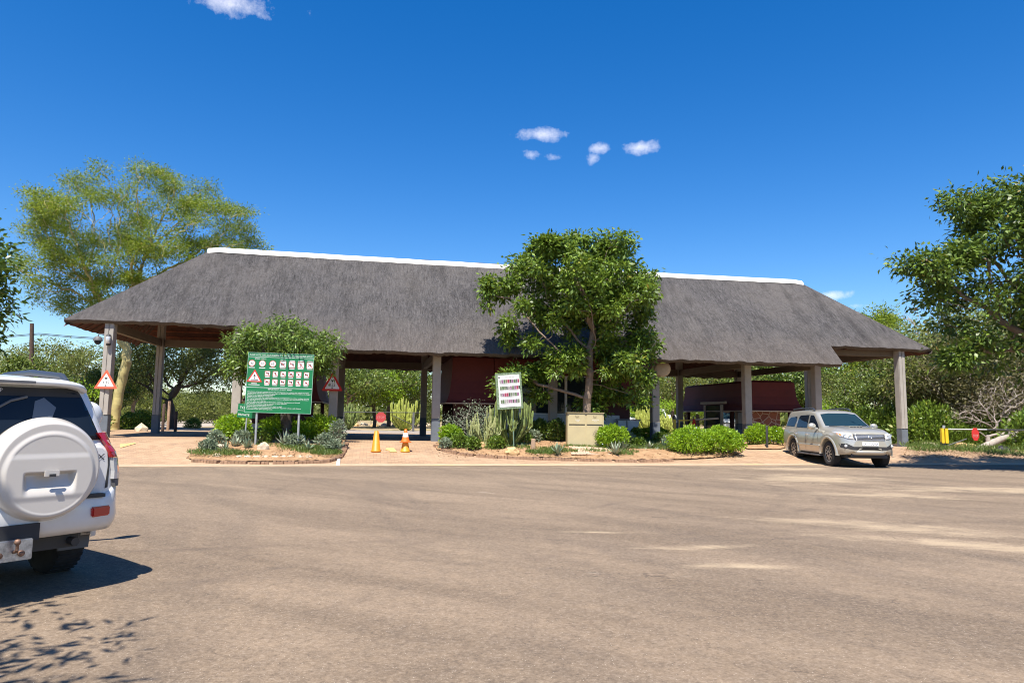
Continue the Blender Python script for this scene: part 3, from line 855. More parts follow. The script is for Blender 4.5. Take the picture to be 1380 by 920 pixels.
# ---- leafy tree behind the beige cabinet
b = gxy(2.85, 26.4)
env = [(-.2,0,6.2,2.3,2.0,1.6), (1.3,0,5.9,1.7,1.6,1.5), (-2.1,0,5.2,1.5,1.3,1.0), (1.9,0,4.6,1.2,1.3,1.0), (.4,-.4,5.0,1.8,1.5,1.2),
       (-.3,0,7.3,1.3,1.2,.75), (1.2,.1,7.2,1.0,1.0,.8), (-1.1,.2,6.7,1.1,1.0,.8),
       (1.0,0,3.1,1.9,1.4,1.1), (-1.0,0,3.2,1.4,1.3,1.0), (2.1,0,2.6,1.0,1.0,.8), (-1.6,0,2.5,.8,.8,.5), (1.2,.3,2.0,1.5,1.2,.55)]
env = [(e[0]-.42,)+e[1:] for e in env]
tree('leafy_tree', 'bushy round crowned green tree growing right behind the beige metal cabinet', 'tree', b,
     [(0,0,-.1), (.02,0,.7), (-.02,.02,1.4), (.05,0,2.1), (.1,.05,2.8), (.1,0,3.6)], env, n_att=1250, step=.22, r0=.17, rtip=.010, seed=11,
     leaf=(105, .15, .18, .082, 1.0, .8, .35), lm=LF_MAH, bark=BARK, infl=2.4, kill=.27, shell=.5, clump=74, csig=.28)
# ---- small tree behind the green board
b = on(386, 603); b = gxy(b.x*1.03, b.y*1.03)
env = [(0,0,3.0,1.25,1.0,.75), (-1.0,0,2.75,1.0,.9,.7), (-1.6,0,2.5,.7,.7,.6), (.85,0,2.9,.8,.9,.6), (.1,0,3.45,.75,.7,.45), (-.3,.2,2.4,1.6,1.0,.45), (1.25,0,2.75,.5,.6,.35), (-1.6,0,2.2,.5,.6,.5)]
env = [(e[0]*(.52 if e[0] > 0 else .9), e[1], e[2]+.5)+e[3:] for e in env]
tree('small_tree', 'low spreading green tree standing behind the green notice board', 'tree', b,
     [(0,0,-.1), (.03,0,.5), (-.06,.02,1.0), (-.02,0,1.5), (0,0,1.9)], env, n_att=800, step=.18, r0=.20, rtip=.009, seed=5,
     leaf=(80, .15, .17, .052, .8, .8, .6), lm=leafmat('leaves_willowy_green', (.045,.090,.014), (.19,.28,.045), (.22,.24,.06), trans=.25), bark=BARK_DK, infl=2.0, kill=.25, clump=60, csig=.24)
# ---- fever tree behind the left wing
b = gxy(-19.9, 35.2)
def E3(px, py, Y, rx, rz, ry=None):
    q = at(px, py, Y); return (q.x-b.x, q.y-b.y, q.z-b.z, rx, ry or rx, rz)
env = [E3(130,290,34.8,3.0,1.3), E3(215,268,35,2.8,1.3), E3(280,300,35.5,2.2,1.3), E3(75,300,34.5,1.6,.8), E3(60,360,35,1.5,1.1), E3(150,350,35,2.8,1.2),
       E3(230,340,35,2.4,1.3), E3(110,400,35.5,2.2,.9), E3(300,345,36,1.6,.8), E3(190,395,36,2.3,.9), E3(50,395,34.5,1.0,.6), E3(215,256,35,1.0,.45), E3(315,320,36,1.2,.6), E3(120,258,35,1.2,.6)]
tree('fever_tree', 'large airy feathery tree with pale yellow bark behind the left thatch end', 'tree', b,
     [(0,0,-.2), (.02,0,1.0), (.1,.1,2.2), (.3,.1,3.2)], env, n_att=1800, step=.30, r0=.23, rtip=.0135, seed=21,
     leaf=(200, .27, .12, .044, .8, .55, 0.0), lm=LF_FEV, bark=BARK_Y, infl=3.0, kill=.42, up=.02, wob=.30, shell=.35, clump=170, csig=.34)
# ---- big tree at the right edge
b = gxy(18.1, 21.4)
env = [(-1.6,0,9.0,3.6,3.2,2.3), (-2.8,-.6,5.0,2.2,1.8,1.2), (-.6,-.8,4.2,2.2,1.8,1.0), (1.5,0,9.4,3.4,3.2,2.4), (-5.0,0,7.9,1.6,1.4,1.0), (-1.0,0,7.9,3.6,3.2,2.6), (1.5,0,7.4,3.4,3.4,2.6), (-3.7,0,6.7,2.0,2.0,1.3), (-5.5,0,7.0,1.1,1.0,.55), (-2.6,-.5,5.2,2.3,2.0,1.4), (-.2,-.5,9.0,2.3,2.2,1.3),
       (-1.0,-.8,4.6,2.2,2.0,1.2), (1.8,-.5,5.0,2.6,2.4,1.6), (-4.2,0,5.4,1.0,1.1,.9), (-4.4,0,7.9,1.1,1.0,.6), (-3.0,.2,8.6,1.3,1.3,.8)]
env = [tuple(q*.84 for q in e) for e in env]; env = [(e[0], e[1]*.7, e[2]+.05)+e[3:] for e in env]
tree('spreading_tree', 'big dark green leafy tree overhanging the right edge of the forecourt', 'tree', b,
     [(0,0,-.1), (0,0,1.2), (-.1,0,2.4), (-.2,0,3.6)], env, n_att=1500, step=.28, r0=.36, rtip=.012, seed=31,
     leaf=(160, .23, .175, .08, 1.0, .8, .35), lm=LF_DK, bark=BARK, infl=3.0, kill=.42, clump=170, csig=.34)
# ---- tree at the far left edge
b = gxy(-14.6, 18.2)
env = [(-.8,0,5.4,1.9,1.6,1.4), (-.6,0,4.1,1.9,1.4,.9), (.5,0,3.4,.55,.7,.5), (-1.2,0,2.5,1.7,1.3,.7), (-.2,0,4.9,1.0,1.0,.8)]
tree('broadleaf_tree', 'dark glossy leaved tree cut by the left edge of the photo beyond the white car', 'tree', b,
     [(-.9,0,-.1), (-.9,0,1.0), (-.8,0,2.0), (-.7,0,3.2)], env, n_att=420, step=.26, r0=.2, rtip=.012, seed=41,
     leaf=(90, .24, .19, .08, .6, .8, .3), lm=leafmat('leaves_glossy_green', (.03,.07,.012), (.13,.20,.03), rough=.3), bark=BARK, infl=2.4, kill=.42)
# ---- shade tree outside the frame at the left, whose shadow falls on the apron
b = Vector((-5.9, .3, 0))
env = [(.5,.9,4.2,1.6,1.5,.9), (1.4,2.1,4.4,1.1,.9,.5), (-.6,1.4,4.5,1.6,1.5,.9), (-.3,-.2,4.2,1.8,1.6,1.0), (1.0,2.6,4.4,1.2,.8,.4), (2.2,1.7,4.0,.7,.6,.3), (1.6,1.2,4.4,1.0,.9,.5), (2.3,1.4,4.3,1.2,.8,.4), (3.1,1.75,4.3,.55,.4,.15), (2.0,.6,4.3,1.0,.8,.4), (2.2,2.2,4.3,1.1,.7,.35)]
tree('shade_tree', 'thin leaved tree standing off the left edge whose shadow dapples the tar', 'tree', b,
     [(-.4,0,-.1), (-.4,0,1.0), (-.3,.1,2.2), (-.2,.3,3.2)], env, n_att=480, step=.28, r0=.15, rtip=.012, seed=51,
     leaf=(70, .24, .17, .06, .5, .7, .2), lm=LF_DK, bark=BARK, infl=2.4, kill=.42, wob=.25)
# ---- dark tree between the left columns, leaning stem
b = gxy(-19.3, 40.0)
env = [E3(240,500,40,2.3,1.0), E3(300,490,40,1.8,.9), E3(190,500,40,1.8,1.0), E3(330,480,41,1.4,.7), E3(260,470,41,2.4,.8), E3(200,470,40,1.8,.8), E3(285,520,40,1.2,.5)]
tree('leaning_tree', 'dark stemmed tree seen between the two left wing columns', 'tree', b,
     [(0,0,-.1), (-.1,0,.9), (-.3,0,1.6), (.2,0,2.4)], env, n_att=420, step=.3, r0=.22, rtip=.015, seed=61,
     leaf=(150, .32, .18, .07, .5, .8, .5), lm=LF_OLV, bark=BARK_DK, infl=3.0, kill=.5)
# ---- prototypes for the background trees and shrubs
def proto_tree(seed, h, w, lm, bark, lp, n_att=260, r0=.16):
    rs = random.Random(seed)
    env = []
    for i in range(6):
        a = rs.random()*2*PI; q = rs.random()*.5*w
        env.append((math.cos(a)*q, math.sin(a)*q, h*(.45+.4*rs.random()), w*.42, w*.42, h*.17))
    env.append((0, 0, h*.6, w*.5, w*.5, h*.3))
    return tree('bush_tree', None, 'tree', (0,0,0), [(0,0,-.3), (.1,0,h*.15), (0,.1,h*.3)], env, n_att=n_att, step=.3, r0=r0, rtip=.014, seed=seed,
                leaf=lp, lm=lm, bark=bark, infl=3.0, kill=.5)
P_A = proto_tree(101, 6.0, 5.4, LF_OLV, BARK, (92, .34, .20, .09, .5, .8, .3))
LF_BG = leafmat('leaves_background_green', (.045,.080,.012), (.17,.225,.035), (.28,.22,.05), trans=.25)
P_B = proto_tree(102, 5.5, 5.0, LF_BG, BARK, (96, .34, .20, .10, .6, .8, .3))
P_C = proto_tree(103, 7.5, 5.6, LF_FEV, BARK_DK, (101, .30, .16, .06, .7, .5, .0))
P_D = proto_tree(104, 5.0, 5.2, LF_BR, BARK_DK, (96, .32, .20, .10, .6, .8, .2))
P_E = proto_tree(105, 5.0, 4.6, LF_DK, BARK_DK, (105, .34, .20, .10, .6, .8, .3))
LF_MIX = leafmat('leaves_dusty_olive', (.06,.068,.024), (.19,.18,.07), (.30,.22,.10))
P_F = proto_tree(106, 5.5, 5.0, LF_MIX, BARK_G, (80, .36, .20, .08, .6, .8, .2))
used = set()
def put(P, label, X, Y, s=1.0, rz=0.0, group=None, cat='tree', sz=None, name=None, dz=-.05):
    if P.name not in used: used.add(P.name); o = P
    else: o = copy_tree(P)
    if name: o.name = name
    o.location = (X, Y, gz(X, Y)+dz); o.scale = (s, s, sz or s); o.rotation_euler = (0, 0, rz)
    o['label'] = label; o['category'] = cat
    if group: o['group'] = group
    elif 'group' in o: del o['group']
    return o
def pxy(px, Y):
    a, dy, dz = ray(px, 550); return a/dy*Y
rnd = random.Random(77)
# right-hand thicket behind and beside the right wing
thick = [ (P_C, 1150, 62, 1.62, 'tall feathery tree rising behind the right slope of the thatch, left of its twin'),
          (P_C, 1196, 60, 1.48, 'feathery tree rising behind the right end of the thatch beside the dead grey one'),
          (P_B, 1180, 44, .85, 'round green bush tree just left of the right corner column'),
          (P_A, 1245, 39, 1.0, 'leafy green bush tree just right of the right corner column'),
          (P_F, 1300, 37, 1.15, 'olive green bush tree behind the dead branches and red disc'),
          (P_E, 1270, 41, 1.2, 'dark green bush tree deep in the thicket behind the yellow boom post'),
          (P_A, 1345, 40, 1.4, 'tall olive bush tree behind the fallen dead log'),
          (P_F, 1385, 35, .95, 'green bush tree at the right edge behind the fallen log'),
          (P_D, 1140, 50, .62, 'yellow green bush behind the silver car roof'),
          (P_A, 1120, 56, .85, 'olive bush tree seen under the thatch above the silver car'),
          (P_E, 1085, 58, 1.2, 'dark green tree seen above the right booth hood'),
          (P_B, 1420, 42, 1.3, 'large green bush tree rising beyond the right edge'),
          (P_F, 1225, 50, 1.25, 'olive tree behind the right corner of the roof')]
for P, px, Y, s, lb in thick:
    put(P, lb, pxy(px, Y), Y, s, rnd.random()*6.28, 'trees of the thicket at the right')
# seen through the lanes
lane = [ (P_B, 470, 52, 1.0, 'green tree seen beyond the left lane beside the triangular sign'),
         (P_D, 505, 55, .95, 'bright green tree seen beyond the left lane above the red disc'),
         (P_B, 545, 57, 1.05, 'green tree seen beyond the left lane near the dark column'),
         (P_E, 525, 62, 1.25, 'dark green tree farthest back beyond the left lane'),
         (P_A, 905, 62, 1.1, 'olive tree seen beyond the right lane past the round mirror'),
         (P_D, 925, 66, .8, 'yellow green tree seen beyond the right lane behind the yellow post'),
         (P_A, 960, 72, 1.25, 'olive tree far beyond the right lane over the booth hood'),
         (P_D, 868, 58, .62, 'lime green bush behind the white vehicles past the office'),
         (P_B, 1035, 62, 1.25, 'green tree far behind the right booth'),
         (P_A, 1005, 70, 1.3, 'olive tree behind the column at the right lane'), (P_E, 890, 80, 1.3, 'dark tree farthest back beyond the right lane'),
         (P_A, 845, 70, 1.0, 'olive tree behind the office beyond the right lane')]
for P, px, Y, s, lb in lane:
    put(P, lb, pxy(px, Y), Y, s, rnd.random()*6.28, 'trees beyond the lanes')
left = [ (P_B, 20, 30, .62, 'bright green tree above the roof of the white car at the left edge'),
         (P_D, 75, 34, .52, 'yellow green bush above the white car near the power pole'),
         (P_A, 60, 52, 1.02, 'olive tree behind the wooden power pole'),
         (P_A, 110, 46, .86, 'olive green tree left of the left corner column'),
         (P_A, 20, 60, 1.0, 'pale olive tree at the far left behind the power pole'),
         (P_B, 128, 39, .62, 'green bush tree directly behind the left corner column'),
         (P_A, 178, 48, .80, 'olive tree behind the pale yellow trunk'),
         (P_E, 160, 52, .75, 'dark green tree beyond the left wing')]
for P, px, Y, s, lb in left:
    put(P, lb, pxy(px, Y), Y, s, rnd.random()*6.28, 'trees beyond the left wing')
# round bushes out on the plain at the left
PS = shrub('round_bush', None, 'bush', (0,0,0), [(0,0,.9,1.5,1.4,1.1), (.9,.2,.8,1.1,1.1,.9), (-.9,.1,.7,1.1,1.1,.8), (.2,0,1.5,1.0,1.0,.7)], 5200, .16, .07, LF_OLV, seed=9, stem=6)
for i, (px, Y, s, sz) in enumerate([(270,62,1.3,1.2), (240,72,1.5,1.3), (297,80,1.7,1.5), (210,58,1.2,1.2), (318,70,1.4,1.3), (180,66,1.3,1.4), (258,95,2.0,1.6), (285,110,2.4,2.0), (232,120,2.5,2.2), (560,64,1.2,1.5), (460,66,1.2,1.4)]):
    put(PS, ['rounded olive bush on the dry grass beyond the left wing', 'rounded olive bush seen through the left lane'][i > 8], pxy(px, Y), Y, s, rnd.random()*6, 'round bushes on the plain' if i < 9 else 'round bushes beyond the left lane', 'bush', sz)
# far woodland all round the horizon: one mass
rs = np.random.RandomState(4)
n = 900; ang = rs.uniform(-.95, .95, n); dist = rs.uniform(110, 230, n)
env = []
V_all = []; F_all = []; off = 0
P = np.stack([np.sin(ang)*dist, np.cos(ang)*dist, np.full(n, .8)], 1)
per = 90; hgt = rs.uniform(1.0, 3.4, n)*rs.uniform(.5, 1.3, n); wid = rs.uniform(1.6, 4.0, n)
C = np.repeat(P, per, 0); d = unit(rs.normal(size=(n*per, 3))); d[:, 2] = np.abs(d[:, 2])
C = C+d*np.stack([np.repeat(wid, per), np.repeat(wid, per), np.repeat(hgt, per)], 1)*(.6+.4*rs.rand(n*per))[:, None]
V, F = leaf_quads(C, unit(d+rs.normal(size=d.shape)*.6), unit(d+rs.normal(size=d.shape)*.7), .8+.5*rs.rand(n*per), .5+.3*rs.rand(n*per), rs)
o = link_mesh('far_woodland', fast_mesh('far_woodland', V, F), LF_OLV)
tag(o, 'distant olive green bushveld along the horizon', 'woodland', kind='stuff')
# dead grey thorn tree at the right
b = gxy(pxy(1262, 42), 42)
env = [E3(1250,430,42,1.6,1.1), E3(1285,440,42,1.5,1.2), E3(1265,470,42,2.3,1.2), E3(1300,480,42,1.8,1.0), E3(1230,470,42,1.0,.8)]
tree('dead_tree', 'bare grey thorny tree between the feathery tree and the big dark tree', 'tree', b,
     [(0,0,-.1), (.1,0,1.0), (0,.1,2.0), (.1,0,2.8)], env, n_att=620, step=.24, r0=.16, rtip=.011, seed=71,
     leaf=(8, .22, .22, .012, .2, .8, 0), lm=LF_TAN, bark=BARK_G, infl=3.0, kill=.35, wob=.3)
b = gxy(pxy(1345, 33), 33)
env = [E3(1340,550,33,1.5,.6), E3(1310,560,33,1.1,.5), E3(1365,530,33,1.4,.8)]
tree('dry_thicket', 'tangle of bare grey twigs behind the fallen log', 'dead bush', b,
     [(0,0,-.1), (.05,0,.4)], env, n_att=420, step=.2, r0=.07, rtip=.009, seed=72,
     leaf=(10, .2, .2, .014, .2, .8, 0), lm=LF_TAN, bark=BARK_G, infl=3.0, kill=.28, wob=.35)
# undergrowth at the right: separate shrubs in front of the thicket
PU = shrub('undergrowth_shrub', None, 'shrub', (0,0,0), [(0,0,.55,1.0,.8,.75), (.7,.2,.45,.8,.8,.6), (-.7,0,.4,.8,.7,.55)], 3400, .15, .07, LF_MAH, seed=19, stem=6)
for i, (px, Y, s, sz) in enumerate([(1232,36,.8,1.0), (1262,36,.8,1.1), (1290,35,.6,.8), (1312,35,.7,.8), (1352,33,.5,.6), (1390,32.5,.6,.8), (1200,40,1.3,1.6), (1165,42,1.3,1.5), (1400,31,1.2,1.6), (1135,44,1.2,1.4), (1250,36,1.2,1.7), (1330,36,1.3,1.8)]):
    put(PU, 'leafy undergrowth shrub at the foot of the thicket right of the silver car', pxy(px, Y), Y, s, rnd.random()*6, 'undergrowth shrubs at the foot of the thicket', 'shrub', sz)
# undergrowth at the left behind the wing
for i, (px, Y, s, sz) in enumerate([(178,37.5,.8,.7), (192,39,.8,.8), (132,36,.8,.9), (100,32,1.0,1.0), (60,30,1.1,1.1), (20,28,1.0,1.1), (262,42,.5,.5)]):
    put(PU, 'leafy shrub beyond the left wing near the yellow trunk', pxy(px, Y), Y, s, rnd.random()*6, 'shrubs beyond the left wing', 'shrub', sz)
# lime coloured euphorbia bushes behind the lanes
def euphorbia(label, base, h, w, n, seed, m, r=.05, cat='succulent', group=None):
    rs = random.Random(seed); root = empty('euphorbia', base, 0, label, cat, group)
    mb = MB()
    for i in range(n):
        a = rs.random()*2*PI; q = (rs.random()**.6)*w
        hh = h*(.6+.45*rs.random())*(1-.25*q/w)
        b0 = (math.cos(a)*q*.15, math.sin(a)*q*.15, 0); k = .18+.25*rs.random()
        pts = [b0, (math.cos(a)*q*.65, math.sin(a)*q*.65, hh*k), (math.cos(a)*q*.95, math.sin(a)*q*.95, hh*(k+.25)), (math.cos(a)*q+rs.gauss(0,.03), math.sin(a)*q+rs.gauss(0,.03), hh)]
        # segmented (constricted) arms
        P = []; RR = []
        for s_ in range(len(pts)-1):
            for t in range(5):
                f = t/5; P.append(tuple(pts[s_][j]*(1-f)+pts[s_+1][j]*f for j in range(3))); RR.append(r*(1.05 if (s_*5+t) % 3 else .72))
        P.append(pts[-1]); RR.append(r*.4)
        mb.tube(P, RR, 5, smooth=False)
        if rs.random() < .7:
            j = rs.randint(7, 11); c = P[j]; aa = a+rs.choice((-1.1, 1.1)); l = hh*.3
            mb.tube([c, (c[0]+math.cos(aa)*.14*w, c[1]+math.sin(aa)*.14*w, c[2]+l*.25), (c[0]+math.cos(aa)*.2*w, c[1]+math.sin(aa)*.2*w, c[2]+l)], [r*.85, r*.8, r*.35], 5, smooth=False)
    mb.build('stems', m, root); return root
M_EUPH = simple('euphorbia_skin', (.17,.22,.06), .55, noise_amt=.4, nscale=9, bump=.3)
M_EUPL = simple('euphorbia_lime', (.34,.38,.07), .55, noise_amt=.3, nscale=7, bump=.3)
for i, (px, Y, h, w, lb) in enumerate([(547, 46, 2.3, 1.1, 'lime green euphorbia clump beyond the left lane beside the dark column'), (468, 45, 1.9, .8, 'grey green euphorbia clump beyond the left lane next to the signed column'), (872, 52, 2.4, .9, 'lime euphorbia behind the white vehicles'), (897, 50, 1.6, .7, 'lime euphorbia seen just right of the mirror column')]):
    euphorbia(lb, gxy(pxy(px, Y), Y), h, w, 60, 30+i, M_EUPL if i != 1 else M_EUPH, .05)
# ------------------------------------------------------------------ cars
def interp(tab, x):
    """smooth (cosine eased between Catmull points) lookup, tab=[(x,y),...]"""
    if x <= tab[0][0]: return tab[0][1]
    if x >= tab[-1][0]: return tab[-1][1]
    for i in range(len(tab)-1):
        if tab[i][0] <= x <= tab[i+1][0]:
            p0 = tab[max(0, i-1)]; p1 = tab[i]; p2 = tab[i+1]; p3 = tab[min(len(tab)-1, i+2)]
            h = p2[0]-p1[0]; t = (x-p1[0])/h
            m1 = (p2[1]-p0[1])/max(1e-6, p2[0]-p0[0])*h; m2 = (p3[1]-p1[1])/max(1e-6, p3[0]-p1[0])*h
            lim = 1.2*(p2[1]-p1[1])
            if (p2[1]-p1[1])*m1 <= 0: m1 = 0
            elif abs(m1) > abs(3*(p2[1]-p1[1])): m1 = 3*(p2[1]-p1[1])
            if (p2[1]-p1[1])*m2 <= 0: m2 = 0
            elif abs(m2) > abs(3*(p2[1]-p1[1])): m2 = 3*(p2[1]-p1[1])
            t2, t3 = t*t, t*t*t
            return p1[1]*(2*t3-3*t2+1)+m1*(t3-2*t2+t)+p2[1]*(-2*t3+3*t2)+m2*(t3-t2)
def carpaint(name, c, rough=.32, metal=0.0, coat=.8, dust=(.5,.42,.33)):
    m, nt, b = newmat(name)
    tc = node(nt, 'ShaderNodeTexCoord'); n = nz(nt, tc.outputs['Object'], 3, 6, .65)
    sx = node(nt, 'ShaderNodeSeparateXYZ'); nt.links.new(tc.outputs['Object'], sx.inputs[0])
    low = ramp(nt, mth(nt, 'ADD', sx.outputs[2], mth(nt, 'MULTIPLY', n, -.5)), .5, .1, 0, .55)
    cc = mixc(nt, low, c, dust)
    cc = mixc(nt, ramp(nt, n, .5, .8, 0, .12), cc, dust)
    nt.links.new(cc, b.inputs['Base Color'])
    nt.links.new(ramp(nt, n, .4, .8, rough, rough+.2), b.inputs['Roughness'])
    b.inputs['Metallic'].default_value = metal; b.inputs['Coat Weight'].default_value = coat; b.inputs['Coat Roughness'].default_value = .06
    return m
M_wpaint = carpaint('white_car_paint', (.66,.66,.65), .35)
M_spaint = carpaint('champagne_car_paint', (.50,.475,.40), .30, .5)
M_tyre = simple('tyre_rubber', (.022,.021,.021), .85, noise_amt=.4, nscale=12)
M_plast = simple('black_plastic', (.03,.03,.031), .6)
M_gplast = simple('grey_plastic', (.11,.11,.115), .6)
M_chrome = simple('chrome', (.82,.83,.84), .25, .85)
M_alloy = simple('alloy_wheel', (.55,.55,.54), .35, .7)
M_car_glass = glassmat('car_glass', (.012,.018,.028), .03)
M_car_glass_b = glassmat('windscreen_glass', (.012,.03,.04), .05)
M_redl = simple('red_lens', (.40,.008,.008), .15, coat=1.0)
M_clearl = simple('clear_lens', (.62,.62,.62), .12, .25, coat=1.0)
M_amber = simple('amber_lens', (.70,.25,.03), .2, coat=1.0)
M_rail = simple('dark_blue_grey_rail', (.05,.06,.08), .4, .3)
M_plate = simple('number_plate', (.80,.80,.78), .5)
M_ink = simple('dark_ink', (.03,.03,.04), .6)
M_seat = simple('pale_cloth', (.30,.31,.33), .8, noise_amt=.3, nscale=9)
def loft_body(spec, dx=.06):
    """spec: dict of tables over x: hw, zb, zbelt, hwt, zt, and arches [(xa, R, zc)]"""
    xs = []
    x = spec['x0']
    while x < spec['x1']-1e-6: xs.append(x); x += dx
    xs.append(spec['x1'])
    for k in spec.get('extra', []): xs.append(k)
    xs = sorted(set(round(q, 4) for q in xs))
    rings = []
    for x in xs:
        hw, zb, zbl, hwt, zt = (interp(spec[k], x) for k in ('hw', 'zb', 'zbelt', 'hwt', 'zt'))
        zo = zb
        for xa, Ra, zc in spec['arches']:
            if abs(x-xa) < Ra: zo = max(zo, zc+math.sqrt(Ra*Ra-(x-xa)**2))
        e = interp(spec['inset'], x) if 'inset' in spec else .08
        zt = max(zt, zbl+.015)
        g = zt-zbl
        lo = min(zo, zbl-.1)
        half = [(0, zb+.12), (hw-.28, zb+.12), (hw-.24, max(lo, zb+.1)), (hw-.05, lo), (hw, lo+.03), (hw+.012, lo+(zbl-lo)*.35), (hw+.010, lo+(zbl-lo)*.65), (hw-.012, zbl-.10), (hw-.035, zbl-.03), (hw-.065, zbl),
                (hwt+(hw-.065-hwt)*.66, zbl+g*.33), (hwt+(hw-.065-hwt)*.33, zbl+g*.64), (hwt, zbl+g*.86), (hwt-.045, zbl+g*.955), (hwt-.15, zbl+g*.99), (hwt*.4, zt+.012), (0, zt+.018)]
        ring = [(x, y, z) for y, z in half]+[(x, -y, z) for y, z in half[-2:0:-1]]
        rings.append(ring+[ring[0]])
    return rings
class Car:
    def __init__(s, name, label, cat, loc, rz, spec, paint, group=None):
        s.root = empty(name, loc, rz, label, cat, group)
        rings = loft_body(spec)
        mb = MB(); mb.grid(rings, True)
        mb.add(rings[0][:-1], [list(range(len(rings[0])-1))], False); mb.add(rings[-1][:-1], [list(range(len(rings[-1])-1))[::-1]], False)
        s.body = mb.build('body', paint, s.root, fixn=True)
        md = s.body.data
        bm = bmesh.new(); bm.from_mesh(md)
        s.bvh = BVHTree.FromBMesh(bm); bm.free()
        s.spec = spec
    def hit(s, o, d):
        r = s.bvh.ray_cast(Vector(o), Vector(d)); return r[0], r[1]
    def patch(s, name, poly, axis, mat, off=.008, thick=.0, step=.06, parent=None, from_=None, build=True, mb=None):
        """polygon in the plane seen along axis ('+x' = from the front, '-x' rear, '+y','-y' sides, '+z'), laid on the body"""
        if axis == '+x' and name != 'windscreen': poly = [(p[0], p[1]+getattr(s, 'dz', 0)) for p in poly]
        bm = bmesh.new()
        vs = [bm.verts.new((p[0], p[1], 0)) for p in poly]; bm.faces.new(vs)
        x0 = min(p[0] for p in poly); x1 = max(p[0] for p in poly); y0 = min(p[1] for p in poly); y1 = max(p[1] for p in poly)
        k = x0+step
        while k < x1-1e-4:
            bmesh.ops.bisect_plane(bm, geom=list(bm.verts)+list(bm.edges)+list(bm.faces), plane_co=(k, 0, 0), plane_no=(1, 0, 0)); k += step
        k = y0+step
        while k < y1-1e-4:
            bmesh.ops.bisect_plane(bm, geom=list(bm.verts)+list(bm.edges)+list(bm.faces), plane_co=(0, k, 0), plane_no=(0, 1, 0)); k += step
        D = {'+x': Vector((-1,0,0)), '-x': Vector((1,0,0)), '+y': Vector((0,-1,0)), '-y': Vector((0,1,0)), '+z': Vector((0,0,-1))}[axis]
        last = None; todo = []
        bm.verts.ensure_lookup_table()
        res = {}
        for v in bm.verts:
            a, b = v.co.x, v.co.y
            o = {'x': Vector((0, a, b)), 'y': Vector((a, 0, b)), 'z': Vector((a, b, 0))}[axis[1]]-D*6
            h, n = s.hit(o, D)
            if h is None: todo.append((v, o)); continue
            res[v] = h-D*off
        for v, o in todo:
            best = min(res.items(), key=lambda q: (q[0].co-v.co).length) if res else None
            p = o.copy(); i = {'x': 0, 'y': 1, 'z': 2}[axis[1]]
            p[i] = best[1][i] if best else 0
            res[v] = p
        for v, p in res.items(): v.co = p
        bmesh.ops.recalc_face_normals(bm, faces=bm.faces)
        nn = Vector((0,0,0))
        for f in bm.faces: nn += f.normal*f.calc_area()
        if nn.dot(D) > 0: bmesh.ops.reverse_faces(bm, faces=bm.faces)
        if thick:
            r = bmesh.ops.extrude_face_region(bm, geom=list(bm.faces))
            for v in [g for g in r['geom'] if isinstance(g, bmesh.types.BMVert)]: v.co += -D*thick
            # drop the inner copy normals right
            bmesh.ops.recalc_face_normals(bm, faces=bm.faces)
        if mb is None: mb = MB()
        mb.addbm(bm, True)
        if not build: return mb
        return mb.build(name, mat, parent or s.root)
    def wheel(s, x, y, r, w, spokes=10, hub=.30, steer=0.0, kind='y'):
        side = 1 if y > 0 else -1
        wr = bpy.data.objects.new('wheel', None); col.objects.link(wr); wr.parent = s.root
        wr.location = (x, y, r); wr.rotation_euler = (R(90)*-side, 0, steer); wr.empty_display_size = .1
        t = MB(); h = w/2
        t.lathe([(r*.62, -h), (r*.80, -h), (r*.93, -h*.92), (r*.985, -h*.72), (r, -h*.4), (r, h*.4), (r*.985, h*.72), (r*.93, h*.92), (r*.80, h), (r*.66, h*.96), (r*.62, h*.8)], 40)
        for k in range(36):
            a = 2*PI*k/36; t.box((math.cos(a)*r, math.sin(a)*r, 0), (.007, .03, w*.80), rz=a)
        t.build('tyre', M_tyre, wr)
        m = MB(); rr = r*.63
        m.lathe([(rr, -h*.7), (rr, h*.82), (rr*.93, h*.84), (rr*.88, h*.55), (rr*.86, -h*.2), (.0, -h*.25)], 32)
        for k in range(spokes):
            a = 2*PI*k/spokes
            m.beam((math.cos(a)*.05, math.sin(a)*.05, h*.66), (math.cos(a)*rr*.93, math.sin(a)*rr*.93, h*.60), .050 if spokes < 9 else .030, .05)
        m.lathe([(.085, h*.2), (.085, h*.66), (.06, h*.74), (0, h*.75)], 16)
        m.build('rim', M_alloy, wr)
        return wr
# ================= champagne SUV (front view)
fz = {'x0': -1.03, 'x1': 3.66, 'extra': [3.5, 3.55, 3.6, 3.63, -1.0, -.95, 1.58, 2.22],
      'hw':   [(-1.03,.70), (-.98,.80), (-.85,.875), (-.5,.895), (.5,.90), (2.0,.90), (2.9,.895), (3.2,.86), (3.4,.80), (3.55,.70), (3.62,.60), (3.66,.50)],
      'zb':   [(-1.03,.56), (-.9,.46), (-.5,.40), (0,.38), (2.7,.38), (3.2,.39), (3.5,.41), (3.66,.50)],
      'zbelt':[(-1.03,1.0), (-.9,1.15), (0,1.15), (1.5,1.13), (2.2,1.14), (2.6,1.14), (3.1,1.10), (3.4,1.05), (3.55,.97), (3.66,.82)],
      'hwt':  [(-1.03,.55), (-.85,.66), (-.4,.69), (1.4,.69), (1.8,.715), (2.2,.75), (2.45,.72), (3.1,.68), (3.4,.60), (3.66,.40)],
      'zt':   [(-1.03,1.0), (-1.0,1.20), (-.86,1.60), (-.74,1.745), (-.5,1.775), (.3,1.80), (1.0,1.79), (1.45,1.73), (1.6,1.66), (2.22,1.28), (2.35,1.25), (2.9,1.22), (3.3,1.16), (3.5,1.085), (3.6,.98), (3.66,.84)],
      'arches': [(0, .48, .41), (2.75, .48, .41)]}
floc = gp(1125, 628); 
